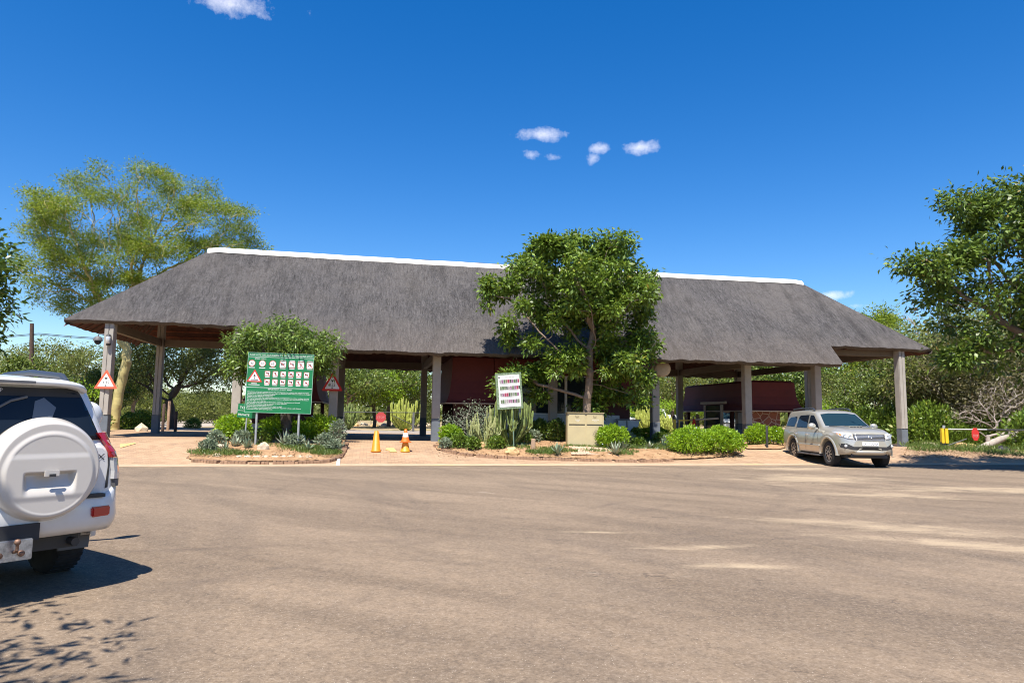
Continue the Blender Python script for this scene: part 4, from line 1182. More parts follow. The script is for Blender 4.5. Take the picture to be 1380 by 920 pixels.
FX, FY = 11.62, 25.2
fa = gp(1124, 628.5)
ang = R(-90)
# front wheel (car's right-hand side is towards the left of the picture); heading -Y
front_w = Vector((fa.x, fa.y, 0))
rx, ry = front_w.x+.78, front_w.y+.2+2.75
fort = Car('suv', 'champagne silver SUV facing the camera on the forecourt at the right', 'car', (rx, ry, 0), ang, fz, M_spaint)
F = fort; F.dz = .06; fort.root.scale = (1.045, 1.045, 1.045)
for x in (0, 2.75):
    for y in (.76, -.76): F.wheel(x, y, .400, .26, 10, steer=0)
# flared arches
for xa in (0, 2.75):
    for sd_ in (1, -1):
        mb = MB(); rows = []
        for k in range(21):
            a = R(-4)+R(188)*k/20
            row = []
            for rr, yy in ((.475, -.06), (.478, .02), (.495, .045), (.53, .045), (.565, .012), (.58, -.03)):
                row.append((xa+math.cos(a)*rr*1.0, sd_*(min(.90, interp(fz['hw'], xa+math.cos(a)*rr))-.005+yy), .41+math.sin(a)*rr))
            rows.append(row)
        mb.grid(rows, True, flip=(sd_ > 0)); mb.build('arch_flare', M_spaint, F.root)
# glass
F.patch('windscreen', [(-.70,1.275), (.70,1.275), (.665,1.42), (.585,1.655), (.3,1.69), (-.3,1.69), (-.585,1.655), (-.665,1.4)], '+x', M_car_glass_b, .006)
for ax in ('+y', '-y'):
    F.patch('side_window', [(1.18,1.19), (2.0,1.19), (1.80,1.35), (1.50,1.56), (1.40,1.615), (1.18,1.62)], ax, M_car_glass, .006)
    F.patch('side_window', [(.20,1.205), (1.08,1.195), (1.08,1.63), (.36,1.61), (.26,1.46)], ax, M_car_glass, .006)
    F.patch('side_window', [(-.72,1.24), (.02,1.22), (.14,1.46), (.10,1.57), (-.45,1.54), (-.62,1.46)], ax, M_car_glass, .006)
    for pts in ([(1.125,.45), (1.137,.45), (1.137,1.62), (1.125,1.62)], [(.135,.95), (.148,.93), (.21,1.14), (.30,1.6), (.285,1.6), (.19,1.14)], [(2.10,.75), (2.113,.75), (2.06,1.12), (2.045,1.12)], [(.46,.45), (.14,.95), (.125,.94), (.445,.45)]):
        F.patch('door_seam', pts, ax, M_plast, .003, step=.12)
    F.patch('moulding', [(.50,.60), (2.22,.60), (2.22,.67), (.50,.67)], ax, M_chrome if False else M_spaint, .004, .02, step=.2)
    mb = MB(); s = 1 if ax == '+y' else -1
    for xh in (.32, 1.28):
        d = MB(); d.tube([(xh-.09, s*.915, .985), (xh-.07, s*.945, .985), (xh+.07, s*.945, .985), (xh+.09, s*.915, .985)], .016, 6); d.build('door_handle', M_chrome, F.root)
    # mirror
    d = MB(); bm = bmesh.new(); bmesh.ops.create_uvsphere(bm, u_segments=16, v_segments=10, radius=1)
    for v in bm.verts:
        v.co = Vector((v.co.x*.10*(1 if v.co.x > 0 else .35), v.co.y*.135, v.co.z*.11))+Vector((1.92, s*1.02, 1.25))
    d.addbm(bm, True); d.beam((1.93, s*.84, 1.18), (1.93, s*.93, 1.20), .08, .05); d.build('mirror', M_spaint, F.root)
    # running board, roof rail
    d = MB(); d.box((1.37, s*.88, .33), (1.75, .16, .05), bev=.015); d.build('running_board', M_gplast, F.root)
    d = MB(); d.tube([(-.62, s*.60, 1.76), (-.52, s*.60, 1.83), (.2, s*.61, 1.86), (.9, s*.60, 1.855), (1.12, s*.60, 1.83), (1.25, s*.60, 1.775)], [.022,.026,.026,.026,.03,.022], 6); d.build('roof_rail', M_rail, F.root)
# front fascia
for s in (1, -1):
    pl = [(s*.49,.82), (s*.62,.83), (s*.81,.90), (s*.855,1.02), (s*.80,1.045), (s*.62,1.02), (s*.52,.99)]
    hl = F.patch('headlight', pl, '+x', M_clearl, .006, .01, step=.05)
    F.patch('indicator', [(s*.76,.93), (s*.82,.95), (s*.83,1.0), (s*.77,.985)], '+x', M_amber, .02, step=.05, parent=hl)
    for cx, cz, rr in ((.58,.965,.055), (.70,1.0,.05)):
        h, n = F.hit((6, s*cx, cz), (-1,0,0)); d = MB()
        d.lathe([(rr, 0), (rr*.9, .012), (rr*.6, .006), (0, .004)], 16, M=MX((h.x+.022, s*cx, cz), ry=R(90))); d.build('lamp_bowl', M_chrome, hl)
    fg = F.patch('fog_light_recess', [(s*.50,.50), (s*.80,.56), (s*.83,.69), (s*.68,.69), (s*.50,.60)], '+x', M_plast, .004, step=.05)
    h, n = F.hit((6, s*.70, .675), (-1,0,0)); d = MB(); d.lathe([(.05, 0), (.045, .02), (0, .022)], 14, M=MX((h.x+.01, s*.70, .675), ry=R(90))); d.build('fog_light', M_clearl, fg)
gr = F.patch('grille', [(-.46,.79), (.46,.79), (.50,.93), (.48,.985), (-.48,.985), (-.50,.93)], '+x', M_plast, .004, .0, step=.05)
for k in range(5):
    z = .805+k*.038
    F.patch('grille_bar', [(-.46,z), (.46,z), (.465,z+.017), (-.465,z+.017)], '+x', M_chrome, .012, .01, step=.08, parent=gr)
h, n = F.hit((6, 0, .95), (-1,0,0)); d = MB(); 
Mb = MX((h.x+.04, 0, .95), ry=R(90), rz=0)
def ellipse_ring(mb, a, b, w, M):
    n = 24; vs = []
    for k in range(n):
        t = 2*PI*k/n; vs.append((math.cos(t)*a, math.sin(t)*b, 0)); vs.append((math.cos(t)*(a-w), math.sin(t)*(b-w), 0)); vs.append((math.cos(t)*(a-w/2), math.sin(t)*(b-w/2), .01))
    fs = []
    for k in range(n):
        i, j = k*3, ((k+1) % n)*3; fs += [(i, j, j+2, i+2), (i+2, j+2, j+1, i+1)]
    mb.add(vs, fs, True, M)
ellipse_ring(d, .045, .068, .012, Mb); ellipse_ring(d, .018, .045, .009, Mb)
Mc = MX((h.x+.042, 0, .964), ry=R(90)); ellipse_ring(d, .02, .055, .009, Mc)
d.build('badge', M_chrome, F.root)
F.patch('lower_intake', [(-.50,.50), (.50,.50), (.50,.60), (-.50,.60)], '+x', M_plast, .004, step=.06)
h, n = F.hit((6, 0, .74), (-1,0,0))
d = MB(); d.box((h.x+.02, 0, .745), (.02, .50, .115), bev=.006); pl = d.build('number_plate', M_plate, F.root)
v, f = text_bm('DK 17 DG*GP', .085, width=.44)
d = MB(); d.add(v, f, False, Matrix.Translation((h.x+.0325, 0, .717)) @ Matrix(((0,0,1,0),(1,0,0,0),(0,1,0,0),(0,0,0,1)))); d.build('plate_lettering', M_ink, pl)
# bonnet scoop
d = MB(); d.box((2.62, 0, 1.25), (.42, .46, .06), bev=.025, M=Matrix.Identity(4)); sc_ = d.build('bonnet_scoop', M_spaint, F.root)
for k in range(4):
    d = MB(); d.box((2.835, -.15+.10*k, 1.25), (.02, .08, .03)); d.build('scoop_opening', M_plast, sc_)
d = MB(); d.box((1.3, 0, .38), (4.2, 1.3, .16)); d.box((3.42, 0, .40), (.3, 1.1, .10)); d.build('underbody', M_plast, F.root)
for s in (.35, -.35):
    d = MB(); d.tube([(2.33, s-.28, 1.265), (2.28, s+.1, 1.275), (2.25, s+.26, 1.285)], .009, 5); d.build('wiper', M_plast, F.root)
# bumper lip: proud lower edge
d = MB(); rows = []
for k in range(25):
    t = -1+2*k/24; y = t*.86; x = 3.70-.42*abs(t)**3.2-.05*t*t
    rows.append([(x-.12, y, .57), (x-.02, y, .55), (x+.012, y, .52), (x, y, .46), (x-.06, y, .41), (x-.18, y, .40)])
d.grid(rows, True, flip=False); d.build('bumper_lip', M_spaint, F.root)
# ================= white SUV (rear view, cut by the left edge)
pz = {'x0': -.98, 'x1': 3.66, 'extra': [-.975, -.96, -.94, -.91, -.87, 3.6],
      'hw':   [(-.98,.80), (-.965,.835), (-.93,.868), (-.85,.90), (-.7,.92), (-.3,.935), (.5,.94), (2.9,.935), (3.3,.88), (3.66,.62)],
      'zb':   [(-.98,.62), (-.9,.56), (-.5,.40), (0,.36), (3.2,.36), (3.66,.5)],
      'zbelt':[(-.98,1.20), (-.9,1.215), (0,1.20), (1.6,1.16), (2.3,1.12), (3.2,1.06), (3.66,.85)],
      'hwt':  [(-.98,.575), (-.9,.62), (-.7,.665), (0,.72), (1.4,.73), (2.0,.76), (2.4,.78), (3.66,.55)],
      'zt':   [(-.98,1.215), (-.965,1.30), (-.93,1.45), (-.89,1.62), (-.86,1.70), (-.82,1.755), (-.7,1.79), (0,1.83), (1.0,1.82), (1.4,1.77), (2.2,1.22), (3.0,1.14), (3.5,1.0), (3.66,.9)],
      'arches': [(0, .48, .42), (2.79, .48, .42)]}
PHI = R(56)         # heading, to the left of +Y
hd = Vector((-math.sin(PHI), math.cos(PHI), 0)); rt_ = Vector((math.cos(PHI), math.sin(PHI), 0))
pw = gp(73, 773)
pl_ = Vector((pw.x, pw.y, 0))+hd*.12-rt_*.80
prado = Car('offroader', 'white off-road car seen from behind with spare wheel cover, at the left edge', 'car', (pl_.x, pl_.y, 0), R(90)+PHI, pz, M_wpaint)
P_ = prado
for x in (0, 2.79):
    for y in (.83, -.83): P_.wheel(x, y, .387, .265, 6)
for xa in (0, 2.79):
    for sd_ in (1, -1):
        mb = MB(); rows = []
        for k in range(21):
            a = R(-4)+R(188)*k/20
            rows.append([(xa+math.cos(a)*rr, sd_*(min(.94, interp(pz['hw'], xa+math.cos(a)*rr))-.008+yy), .42+math.sin(a)*rr) for rr, yy in ((.475, -.08), (.478, .01), (.495, .03), (.53, .03), (.565, .004), (.58, -.04))])
        mb.grid(rows, True, flip=(sd_ > 0)); mb.build('arch_flare', M_wpaint, P_.root)
# rear window glass in dark surround
rw = P_.patch('rear_window', [(-.72,1.275), (.72,1.275), (.72,1.30), (.635,1.50), (.555,1.68), (.50,1.71), (-.50,1.71), (-.555,1.68), (-.635,1.50), (-.72,1.30)], '-x', M_car_glass, .010, .004, step=.05)
P_.patch('sun_band', [(-.57,1.64), (.57,1.64), (.545,1.69), (.50,1.712), (-.50,1.712), (-.545,1.69)], '-x', M_dark, .017, step=.06, parent=rw)
P_.patch('painted_seat_reflection', [(-.33,1.30), (-.22,1.30), (-.17,1.42), (-.20,1.60), (-.27,1.63), (-.36,1.55), (-.31,1.42)], '-x', simple('headrest_reflection_tint', (.10,.12,.15), .4), .018, step=.06, parent=rw)  # headrest's pale reflection, painted as a patch on the opaque glass
def flat_text(car, txt, size, y, z, mat, parent, width, off=.02, name='lettering'):
    h, n = car.hit((-6, y, z), (1,0,0)); v, f = text_bm(txt, size, width=width)
    n = Vector((n.x, 0, n.z)).normalized()
    if n.x > 0: n = -n
    X_ = Vector((0,-1,0)); Y_ = n.cross(X_); 
    M = Matrix(((X_.x,Y_.x,n.x,0),(X_.y,Y_.y,n.y,0),(X_.z,Y_.z,n.z,0),(0,0,0,1)))
    d = MB(); d.add(v, f, False, Matrix.Translation(Vector((h.x, y, z))+n*off) @ M); return d.build(name, mat, parent)
flat_text(P_, 'GROUP', .045, -.02+.12, 1.665, simple('sticker_white', (.6,.6,.6), .6), rw, .14)
flat_text(P_, 'GR 4', .030, .115, 1.638, simple('sticker_red', (.5,.05,.04), .6), rw, .09)
d = MB()
def wiper_pts(pts):
    out = []
    for y, z in pts:
        h, n = P_.hit((-6, y, z), (1,0,0)); out.append((h.x-.03, y, z))
    return out
d.tube(wiper_pts([(.06,1.55), (-.02,1.60), (-.14,1.635)]), .011, 5); d.build('wiper', M_gplast, rw)
# side glass
for ax in ('+y', '-y'):
    P_.patch('side_window', [(-.80,1.27), (-.06,1.25), (-.02,1.66), (-.55,1.655), (-.68,1.60)], ax, M_car_glass, .006)
    P_.patch('side_window', [(.05,1.25), (1.0,1.23), (1.0,1.66), (.09,1.665)], ax, M_car_glass, .006)
    P_.patch('side_window', [(1.10,1.23), (2.0,1.20), (1.5,1.60), (1.40,1.655), (1.10,1.66)], ax, M_car_glass, .006)
# roof spoiler / brow over the window
d = MB(); rows = []
for k in range(31):
    t = -1+2*k/30; y = t*.62; b_ = abs(t)**6*.10; z = 1.792-abs(t)**5*.055
    xb = -1.0+abs(t)**8*.13
    rows.append([(xb+.35, y*.99, z+.012), (xb+.15, y, z+.006), (xb+.03, y, z-.010), (xb, y, z-.030), (xb+.006, y, z-.052), (xb+.03, y*.99, z-.062), (xb+.16, y*.97, z-.066)])
d.grid(rows, True, flip=False); spo = d.build('roof_spoiler', M_wpaint, P_.root, fixn=False)
d = MB(); d.box((-.998, .06, 1.752), (.02, .44, .022)); d.build('brake_light_strip', M_gplast, spo)
for s in (1, -1):
    d = MB(); d.tube([(-.62, s*.56, 1.785), (-.50, s*.565, 1.835), (.2, s*.60, 1.885), (.9, s*.64, 1.88), (1.15, s*.635, 1.83)], [.02,.03,.032,.032,.024], 8); d.build('roof_rail', M_rail, P_.root)
    # tail light cluster, on the corner
    def corner(poly, nm, mat, off, par=None):
        """poly in (arc, z): arc measured round the corner from the tailgate side"""
        bm = bmesh.new(); vs = [bm.verts.new((a, z, 0)) for a, z in poly]; bm.faces.new(vs)
        xs = [p[0] for p in poly]; k = min(xs)+.02
        while k < max(xs)-1e-3:
            bmesh.ops.bisect_plane(bm, geom=list(bm.verts)+list(bm.edges)+list(bm.faces), plane_co=(k,0,0), plane_no=(1,0,0)); k += .02
        zs_ = [p[1] for p in poly]; k = min(zs_)+.05
        while k < max(zs_)-1e-3:
            bmesh.ops.bisect_plane(bm, geom=list(bm.verts)+list(bm.edges)+list(bm.faces), plane_co=(0,k,0), plane_no=(0,1,0)); k += .05
        for v in bm.verts:
            a, z = v.co.x, v.co.y
            t = a/.30; th = t*PI/2
            o = Vector((-.60, s*.60, z)); dd = Vector((-math.cos(th), s*math.sin(th), 0))
            h, n = P_.hit(o+dd*3, -dd)
            v.co = (h if h else o+dd*.3)+dd*off
        r = bmesh.ops.extrude_face_region(bm, geom=list(bm.faces))
        for v in [g for g in r['geom'] if isinstance(g, bmesh.types.BMVert)]:
            dd = Vector((v.co.x+.60, v.co.y-s*.60, 0)).normalized(); v.co += dd*.035
        bmesh.ops.recalc_face_normals(bm, faces=bm.faces)
        mb = MB(); mb.addbm(bm, False); return mb.build(nm, mat, par or P_.root)
    tl = corner([(.045,1.335), (.20,1.345), (.255,1.24), (.265,1.12), (.09,1.12), (.075,1.24)], 'tail_light', M_redl, .004)
    corner([(.095,1.115), (.265,1.115), (.275,1.05), (.27,.93), (.10,.93), (.10,1.0)], 'clear_lens', M_clearl, .004, tl)
    corner([(.105,.925), (.265,.925), (.26,.865), (.11,.865)], 'lower_lens', M_gplast, .002, tl)
# tailgate seam and edge
P_.patch('tailgate_seam', [(-.80,.86), (-.775,.85), (-.79,1.05), (-.775,1.22), (-.79,1.23), (-.805,1.05)], '-x', M_plast, .004, step=.08)
P_.patch('tailgate_seam', [(.80,.86), (.775,.85), (.79,1.05), (.775,1.22), (.79,1.23), (.805,1.05)], '-x', M_plast, .004, step=.08)
flat_text(P_, 'VX', .075, -.70, 1.10, M_ink, P_.root, .12, .004, 'badge_lettering')
# bumper: a section swept round the plan
d = MB(); rows = []
plan = []
for k in range(41):
    t = -1+2*k/40; at_ = abs(t)
    if at_ < .72: x = -1.085+.04*(at_/.72)**2; y = t/.72*.72
    else:
        f = (at_-.72)/.28; a = f*PI/2*1.05
        x = -1.045+.22*(1-math.cos(min(a, PI/2)))+max(0, f-.75)*1.1; y = math.copysign(.72+.255*math.sin(min(a, PI/2)), t)
    plan.append((x, y*.955))
for i, (x, y) in enumerate(plan):
    a = plan[max(0, i-1)]; b_ = plan[min(40, i+1)]; tx, ty = b_[0]-a[0], b_[1]-a[1]; l = math.hypot(tx, ty); nx, ny = -ty/l, tx/l
    if nx > 0 and abs(y) < .7: nx, ny = -nx, -ny
    if y*ny < 0: nx, ny = -nx, -ny
    rise = max(0, (abs(y)-.80))/.175
    ztop = .80+.12*min(1, rise)**.7
    prof = [(-.10, ztop+.012), (-.02, ztop+.008), (.0, ztop-.03), (.004, .70), (.012, .62), (.0, .56), (-.03, .50), (-.12, .49)]
    rows.append([(x+nx*o, y+ny*o, z) for o, z in prof])
d.grid(rows, True, flip=True); bp = d.build('rear_bumper', M_wpaint, P_.root)
d = MB(); d.box((-1.0, 0, .80), (.12, 1.5, .03)); d.build('bumper_step', M_plast, bp)  # black strip: the step's shade is put into its colour
for s in (1, -1):
    d = MB(); d.box((-1.058+.022, s*.72, .665), (.06, .17, .085), rz=s*R(-14), bev=.01); d.build('reflector', M_redl, bp)
    d = MB(); d.prism([(-.13, 0), (.13, 0), (.15, .30), (-.15, .30)], -.008, .008, M=Matrix.Translation((-.46, s*.79, .27)) @ Matrix.Rotation(R(90), 4, 'Z') @ Matrix.Rotation(R(90), 4, 'X')); d.build('mud_flap', M_gplast, P_.root)
    d = MB(); bm = bmesh.new(); bmesh.ops.create_uvsphere(bm, u_segments=18, v_segments=12, radius=1)
    for v in bm.verts: v.co = Vector((v.co.x*.11*(1 if v.co.x > 0 else .6), v.co.y*.15, v.co.z*.16))+Vector((.96, s*1.50, 1.47))
    d.addbm(bm, True); d.beam((1.25, s*.86, 1.28), (.98, s*1.40, 1.40), .07, .04); d.build('mirror', M_wpaint, P_.root)
d = MB(); d.tube([(-.75, -.55, .43), (-.98, -.57, .42)], .035, 10); d.build('exhaust_pipe', M_plast, P_.root)
d = MB(); d.tube([(-.35, -.25, .50), (-.82, -.27, .46)], .10, 12); d.build('silencer', simple('dusty_metal', (.16,.12,.09), .7, .3), P_.root)
d = MB(); d.box((1.2, 0, .48), (4.2, 1.25, .22)); d.box((-.62, 0, .60), (.5, 1.1, .2)); d.build('underbody', M_plast, P_.root)
d = MB(); d.tube([(0, -.75, .39), (0, .75, .39)], .05, 10); d.build('rear_axle', M_plast, P_.root)
# tow bar
M_steel = simple('scratched_steel', (.42,.44,.47), .35, .8, noise_amt=.4, nscale=22)
M_rust = simple('rusty_steel', (.22,.13,.09), .6, .5, noise_amt=.4, nscale=30)
tb = MB(); tb.box((-1.13, 0, .44), (.03, .36, .16), bev=.006); tb.beam((-.8, 0, .46), (-1.11, 0, .46), .08, .08); tow = tb.build('tow_plate', M_steel, P_.root)
d = MB(); d.box((-1.095, 0, .565), (.05, .46, .13)); d.build('bumper_recess', M_dark, bp)
d = MB(); d.lathe([(.012, 0), (.012, .04), (.018, .045), (.024, .06), (.018, .08), (0, .084)], 14, M=MX((-1.20, -.05, .45))); d.tube([(-1.14, -.05, .43), (-1.19, -.05, .44), (-1.20, -.05, .46)], .013, 8); d.build('tow_ball', M_rust, tow)
for y in (.05, -.10):
    d = MB(); d.lathe([(.024, 0), (.024, .014), (.014, .02), (0, .02)], 12, M=MX((-1.145, y, .415), ry=R(-90))); d.build('bolt', M_rust, tow)
# spare wheel cover
def cover():
    N = 96; NA = 288; rad = .425; cx = -1.165
    def hgt(y, z):
        r = math.hypot(y, z)
        h = 0.0
        # outer rim rolls over
        h -= .14*max(0, (r-.365)/.06)**2 if r > .365 else 0
        # raised centre disc, offset down
        r2 = math.hypot(y, z+.035)
        s_ = lambda x, a, b: max(0., min(1., (x-a)/(b-a)))**2*(3-2*max(0., min(1., (x-a)/(b-a))))
        h += .016*(1-s_(r2, .31, .355))
        # creases: band between is stepped
        h += -.006*s_(z, .09, .14)*(1-s_(r2, .30, .335))
        # hand recess
        wy = 1-s_(abs(y+.0), .15, .20)
        if z < -.035: deep = (1-s_(-z, .035, .21))
        else: deep = 1-s_(z, -.036, -.006)
        h -= .075*wy*deep
        # lower face slopes
        h -= .006*s_(-z, .19, .25)*(1-s_(r2, .30, .335))
        return h
    d = MB(); rows = []
    for i in range(N+1):
        row = []
        rr = rad*(i/N)**.9
        for k in range(NA+1):
            a = 2*PI*k/NA; y, z = rr*math.cos(a), rr*math.sin(a)
            row.append((cx-hgt(y, z), y, z))
        rows.append(row)
    back = [(cx+.14+.0, rad*math.cos(2*PI*k/NA), rad*math.sin(2*PI*k/NA)) for k in range(NA+1)]
    b2 = [(cx+.19, rad*.98*math.cos(2*PI*k/NA), rad*.98*math.sin(2*PI*k/NA)) for k in range(NA+1)]
    b3 = [(cx+.20, 0, 0) for k in range(NA+1)]
    rows += [back, b2, b3]
    d.grid(rows, True, flip=False)
    o = d.build('spare_wheel_cover', M_wpaint, P_.root); o.location = (0, -.255, 1.045)
    k = MB(); k.box((cx+.005-.035, 0, -.022), (.012, .11, .05), bev=.003); lk = k.build('latch', M_wpaint, o)
    k = MB(); k.box((cx-.045, 0, -.038), (.012, .045, .022)); k.build('keyhole', M_dark, lk)
    return o
cover()
# ================= far vehicles seen through the lanes
def far_van(label, X, Y, rz, h=2.15, L=4.8, stripe=None, cat='van', name='van', hood=.9):
    root = empty(name, (X, Y, gz(X, Y)), rz, label, cat)
    w = .86
    prof = [(-L/2, .45), (-L/2, h*.62), (-L/2+.15, h-.08), (-L/2+.4, h), (L/2-hood-.95, h), (L/2-hood-.75, h-.06), (L/2-hood+.05, h*.56), (L/2-.12, h*.47), (L/2, h*.38), (L/2, .40), (-L/2, .40)]
    mb = MB(); M = Matrix.Rotation(R(90), 4, 'X')
    mb.prism(prof, -w, w, M=M); mb.build('body', M_wpaint, root, fixn=True)
    x0, z0, x1, z1 = L/2-hood-.75, h-.06, L/2-hood+.05, h*.56
    n = Vector((z0-z1, 0, x1-x0)).normalized()
    wd = MB(); a = Vector((x0+.08, 0, z0-.10)); b = Vector((x1-.05, 0, z1+.06))
    wd.add([a+Vector((0,-w+.1,0))+n*.012, a+Vector((0,w-.1,0))+n*.012, b+Vector((0,w-.06,0))+n*.012, b+Vector((0,-w+.06,0))+n*.012], [(0, 1, 2, 3)]); wd.build('windscreen', M_car_glass_b, root)
    for s in (1, -1):
        g = MB(); g.add([(x0-.05, s*(w+.008), h*.86), (x1-.22, s*(w+.008), h*.57), (-L/2+.3, s*(w+.008), h*.57), (-L/2+.35, s*(w+.008), h*.86)], [(0, 1, 2, 3)]); g.build('side_window', M_car_glass, root)
        for x in (-L/2+.85, L/2-.85):
            t = MB(); t.lathe([(.0, -.1), (.33, -.1), (.35, -.06), (.35, .06), (.33, .1), (.2, .1), (.18, .07), (0, .07)], 20, M=MX((x, s*(w-.07), .34), rx=R(-90)*s)); t.build('wheel', M_tyre, root)
        l = MB(); l.box((L/2+.005, s*(w-.2), h*.40), (.03, .24, .14), bev=.01); l.build('headlight', M_clearl, root)
        mi = MB(); mi.box((x1-.25, s*(w+.14), h*.60), (.08, .14, .2), bev=.03); mi.build('mirror', M_wpaint, root)
        if stripe:
            t = MB(); t.box((-.05, s*(w+.006), h*.42), (L*.9, .012, .14)); t.build('stripe', stripe, root)
    g = MB(); g.box((L/2+.005, 0, h*.40), (.02, w*.9, .10)); g.build('grille', M_plast, root)
    if stripe: t = MB(); t.box((L/2-.3, 0, h*.475), (.4, w*1.6, .03)); t.build('bonnet_stripe', stripe, root)
    g = MB(); g.box((L/2+.02, 0, .46), (.08, w*1.9, .18), bev=.03); g.build('bumper', M_gplast if stripe else M_wpaint, root)
    return root
M_orange = simple('orange_stripe', (.75,.16,.05), .5)
q = pxy(983, 66); far_van('white minibus parked beyond the right lane, seen under the red booth hood', q, 66, R(-112), 2.1, 4.6, hood=.55)
q = pxy(862, 62); far_van('white and orange rescue vehicle seen between the office and the mirror column', q, 62, R(-100), 1.95, 4.5, M_orange, 'car', 'rescue_car', .9)
q = pxy(843, 66); far_van('white and orange vehicle partly hidden behind the low grey blue panels', q, 66, R(-80), 1.7, 4.3, M_orange, 'car', 'rescue_car', .9)
q = pxy(879, 60); far_van('white car just left of the round mirror column beyond the lane', q, 60, R(-85), 1.95, 4.6, None, 'car', 'white_car', .9)
q = pxy(900, 72); far_van('small white car right of the round mirror column beyond the lane', q, 72, R(-95), 1.55, 4.2, None, 'car', 'white_car', .9)

# ------------------------------------------------------------------ garden beds
def bed(pts, lift=.07, seed=1):
    W = [gp(x, y) for x, y in pts]
    # smooth closed outline
    n = len(W); out = []
    for i in range(n):
        p0, p1, p2, p3 = W[i-1], W[i], W[(i+1) % n], W[(i+2) % n]
        for k in range(5):
            t = k/5; out.append(0.5*((2*p1)+(-p0+p2)*t+(2*p0-5*p1+4*p2-p3)*t*t+(-p0+3*p1-3*p2+p3)*t**3))
    bm = bmesh.new(); vs = [bm.verts.new((p.x, p.y, 0)) for p in out]; bm.faces.new(vs)
    x0, x1 = min(p.x for p in out), max(p.x for p in out); y0, y1 = min(p.y for p in out), max(p.y for p in out)
    k = x0+.25
    while k < x1:
        bmesh.ops.bisect_plane(bm, geom=list(bm.verts)+list(bm.edges)+list(bm.faces), plane_co=(k,0,0), plane_no=(1,0,0)); k += .25
    k = y0+.25
    while k < y1:
        bmesh.ops.bisect_plane(bm, geom=list(bm.verts)+list(bm.edges)+list(bm.faces), plane_co=(0,k,0), plane_no=(0,1,0)); k += .25
    arr = [(p.x, p.y) for p in out]
    for v in bm.verts:
        d = min(math.hypot(v.co.x-a, v.co.y-b) for a, b in arr)
        v.co.z = gz(v.co.x, v.co.y)+lift+.10*min(1, d/.8)+.04*noise.noise(Vector((v.co.x*1.7, v.co.y*1.7, seed)))*min(1, d/.3)
    bmesh.ops.recalc_face_normals(bm, faces=bm.faces)
    if sum(f.normal.z for f in bm.faces) < 0: bmesh.ops.reverse_faces(bm, faces=bm.faces)
    mb = MB(); mb.addbm(bm, True)
    o = mb.build('garden_bed', M_soil); tag(o, kind='structure')
    return o, out
M_brick = simple('edging_brick', (.30,.185,.115), .9, noise_amt=.3, nscale=5, bump=.4)
def edging(path, name='brick_edging', w=.20, t=.105, h=.125):
    """soldier course of bricks along a path of world points"""
    d = MB(); rs = random.Random(5); P = path; acc = 0; i = 0
    seg = []
    for a, b in zip(P[:-1], P[1:]): seg.append((a, b, math.hypot(b.x-a.x, b.y-a.y)))
    tot = sum(s[2] for s in seg); s_ = 0
    while s_ < tot:
        q = s_
        for a, b, l in seg:
            if q <= l: break
            q -= l
        f = q/max(l, 1e-6); x, y = a.x+(b.x-a.x)*f, a.y+(b.y-a.y)*f
        ang_ = math.atan2(b.y-a.y, b.x-a.x)+rs.gauss(0, .03)
        if rs.random() > .03: d.box((x, y, gz(x, y)+h/2-.03+rs.gauss(0, .006)), (t*.93, w, h), rz=ang_, bev=.008)
        s_ += t
    return tag(d.build(name, M_brick), kind='structure')
bedL, outL = bed([(254,619), (300,622.5), (380,623), (440,621), (458,614), (463,602), (462,592), (420,588), (330,588), (296,592), (276,603)], .05, 1)
edging([gp(262,622.5), gp(300,625), (gp(350,626)), gp(400,625.5), gp(440,623.5), gp(457,618), gp(463,609), gp(466,598)])
edging([gp(256,618), gp(272,606), gp(290,596)], h=.08)
bedC, outC = bed([(588,601), (604,609), (640,614), (700,617), (760,618.5), (830,621), (900,620.5), (960,618), (996,612), (1000,603), (985,594), (930,589), (860,586), (760,586), (690,586), (620,590)], .05, 2)
edging([gp(588,602), gp(600,609), gp(630,614.5), gp(670,617.5), gp(730,620), (gp(800,622)), gp(860,623), gp(905,622)])
bedR, outR = bed([(1003,604), (1030,606), (1056,605), (1064,600), (1050,595), (1010,597)], .05, 3)
M_blockp = paver_mat('block_apron', R(0), (.50,.36,.25), (.60,.44,.32))
# small lattice-paved apron before the cabinet
mb = MB(); pts = [gp(770,617), gp(822,617), gp(816,607.5), gp(766,607.5)]
rows = [[tuple(pts[3]*(1-f)+pts[2]*f+Vector((0,0,.185))) for f in (0,.5,1)], [tuple(pts[0]*(1-f)+pts[1]*f+Vector((0,0,.13))) for f in (0,.5,1)]]
mb.grid(rows, False, flip=True); tag(mb.build('block_apron', M_blockp), kind='structure')
BEDL = .13
def bz(p): return Vector((p.x, p.y, gz(p.x, p.y)+.12))
# ------------------------------------------------------------------ plants in the beds
FLW = simple('pale_blue_flowers', (.50,.55,.75), .6)
def duranta(label, px, py, w, h, seed, n=2600, m=None, flowers=14, group='bright green clipped bushes in the beds', name='green_bush'):
    p = bz(gp(px, py)); rs = random.Random(seed)
    h *= 1.12; w *= 1.08; n = int(n*1.7)
    env = [(0,0,h*.42,w*.44,w*.38,h*.56)]
    for i in range(5): a = rs.random()*6.28; env.append((math.cos(a)*w*.28, math.sin(a)*w*.22, h*(.30+.32*rs.random()), w*.27, w*.27, h*.36))
    return shrub(name, label, 'bush', p, env, n, .085, .042, m or LF_BR, seed, group, 0, flowers, FLW, 10)
duranta('bright green bush just left of the small green sign in the left bed', 313, 598, 1.05, .80, 1)
duranta('bright green bush under the green board, left of its right post', 374, 596, 1.15, .75, 2)
duranta('bright green bush just right of the second post of the green board', 428, 597, 1.2, .78, 3)
duranta('small bright green bush between the posts of the green board', 402, 598, .8, .62, 4, 1500)
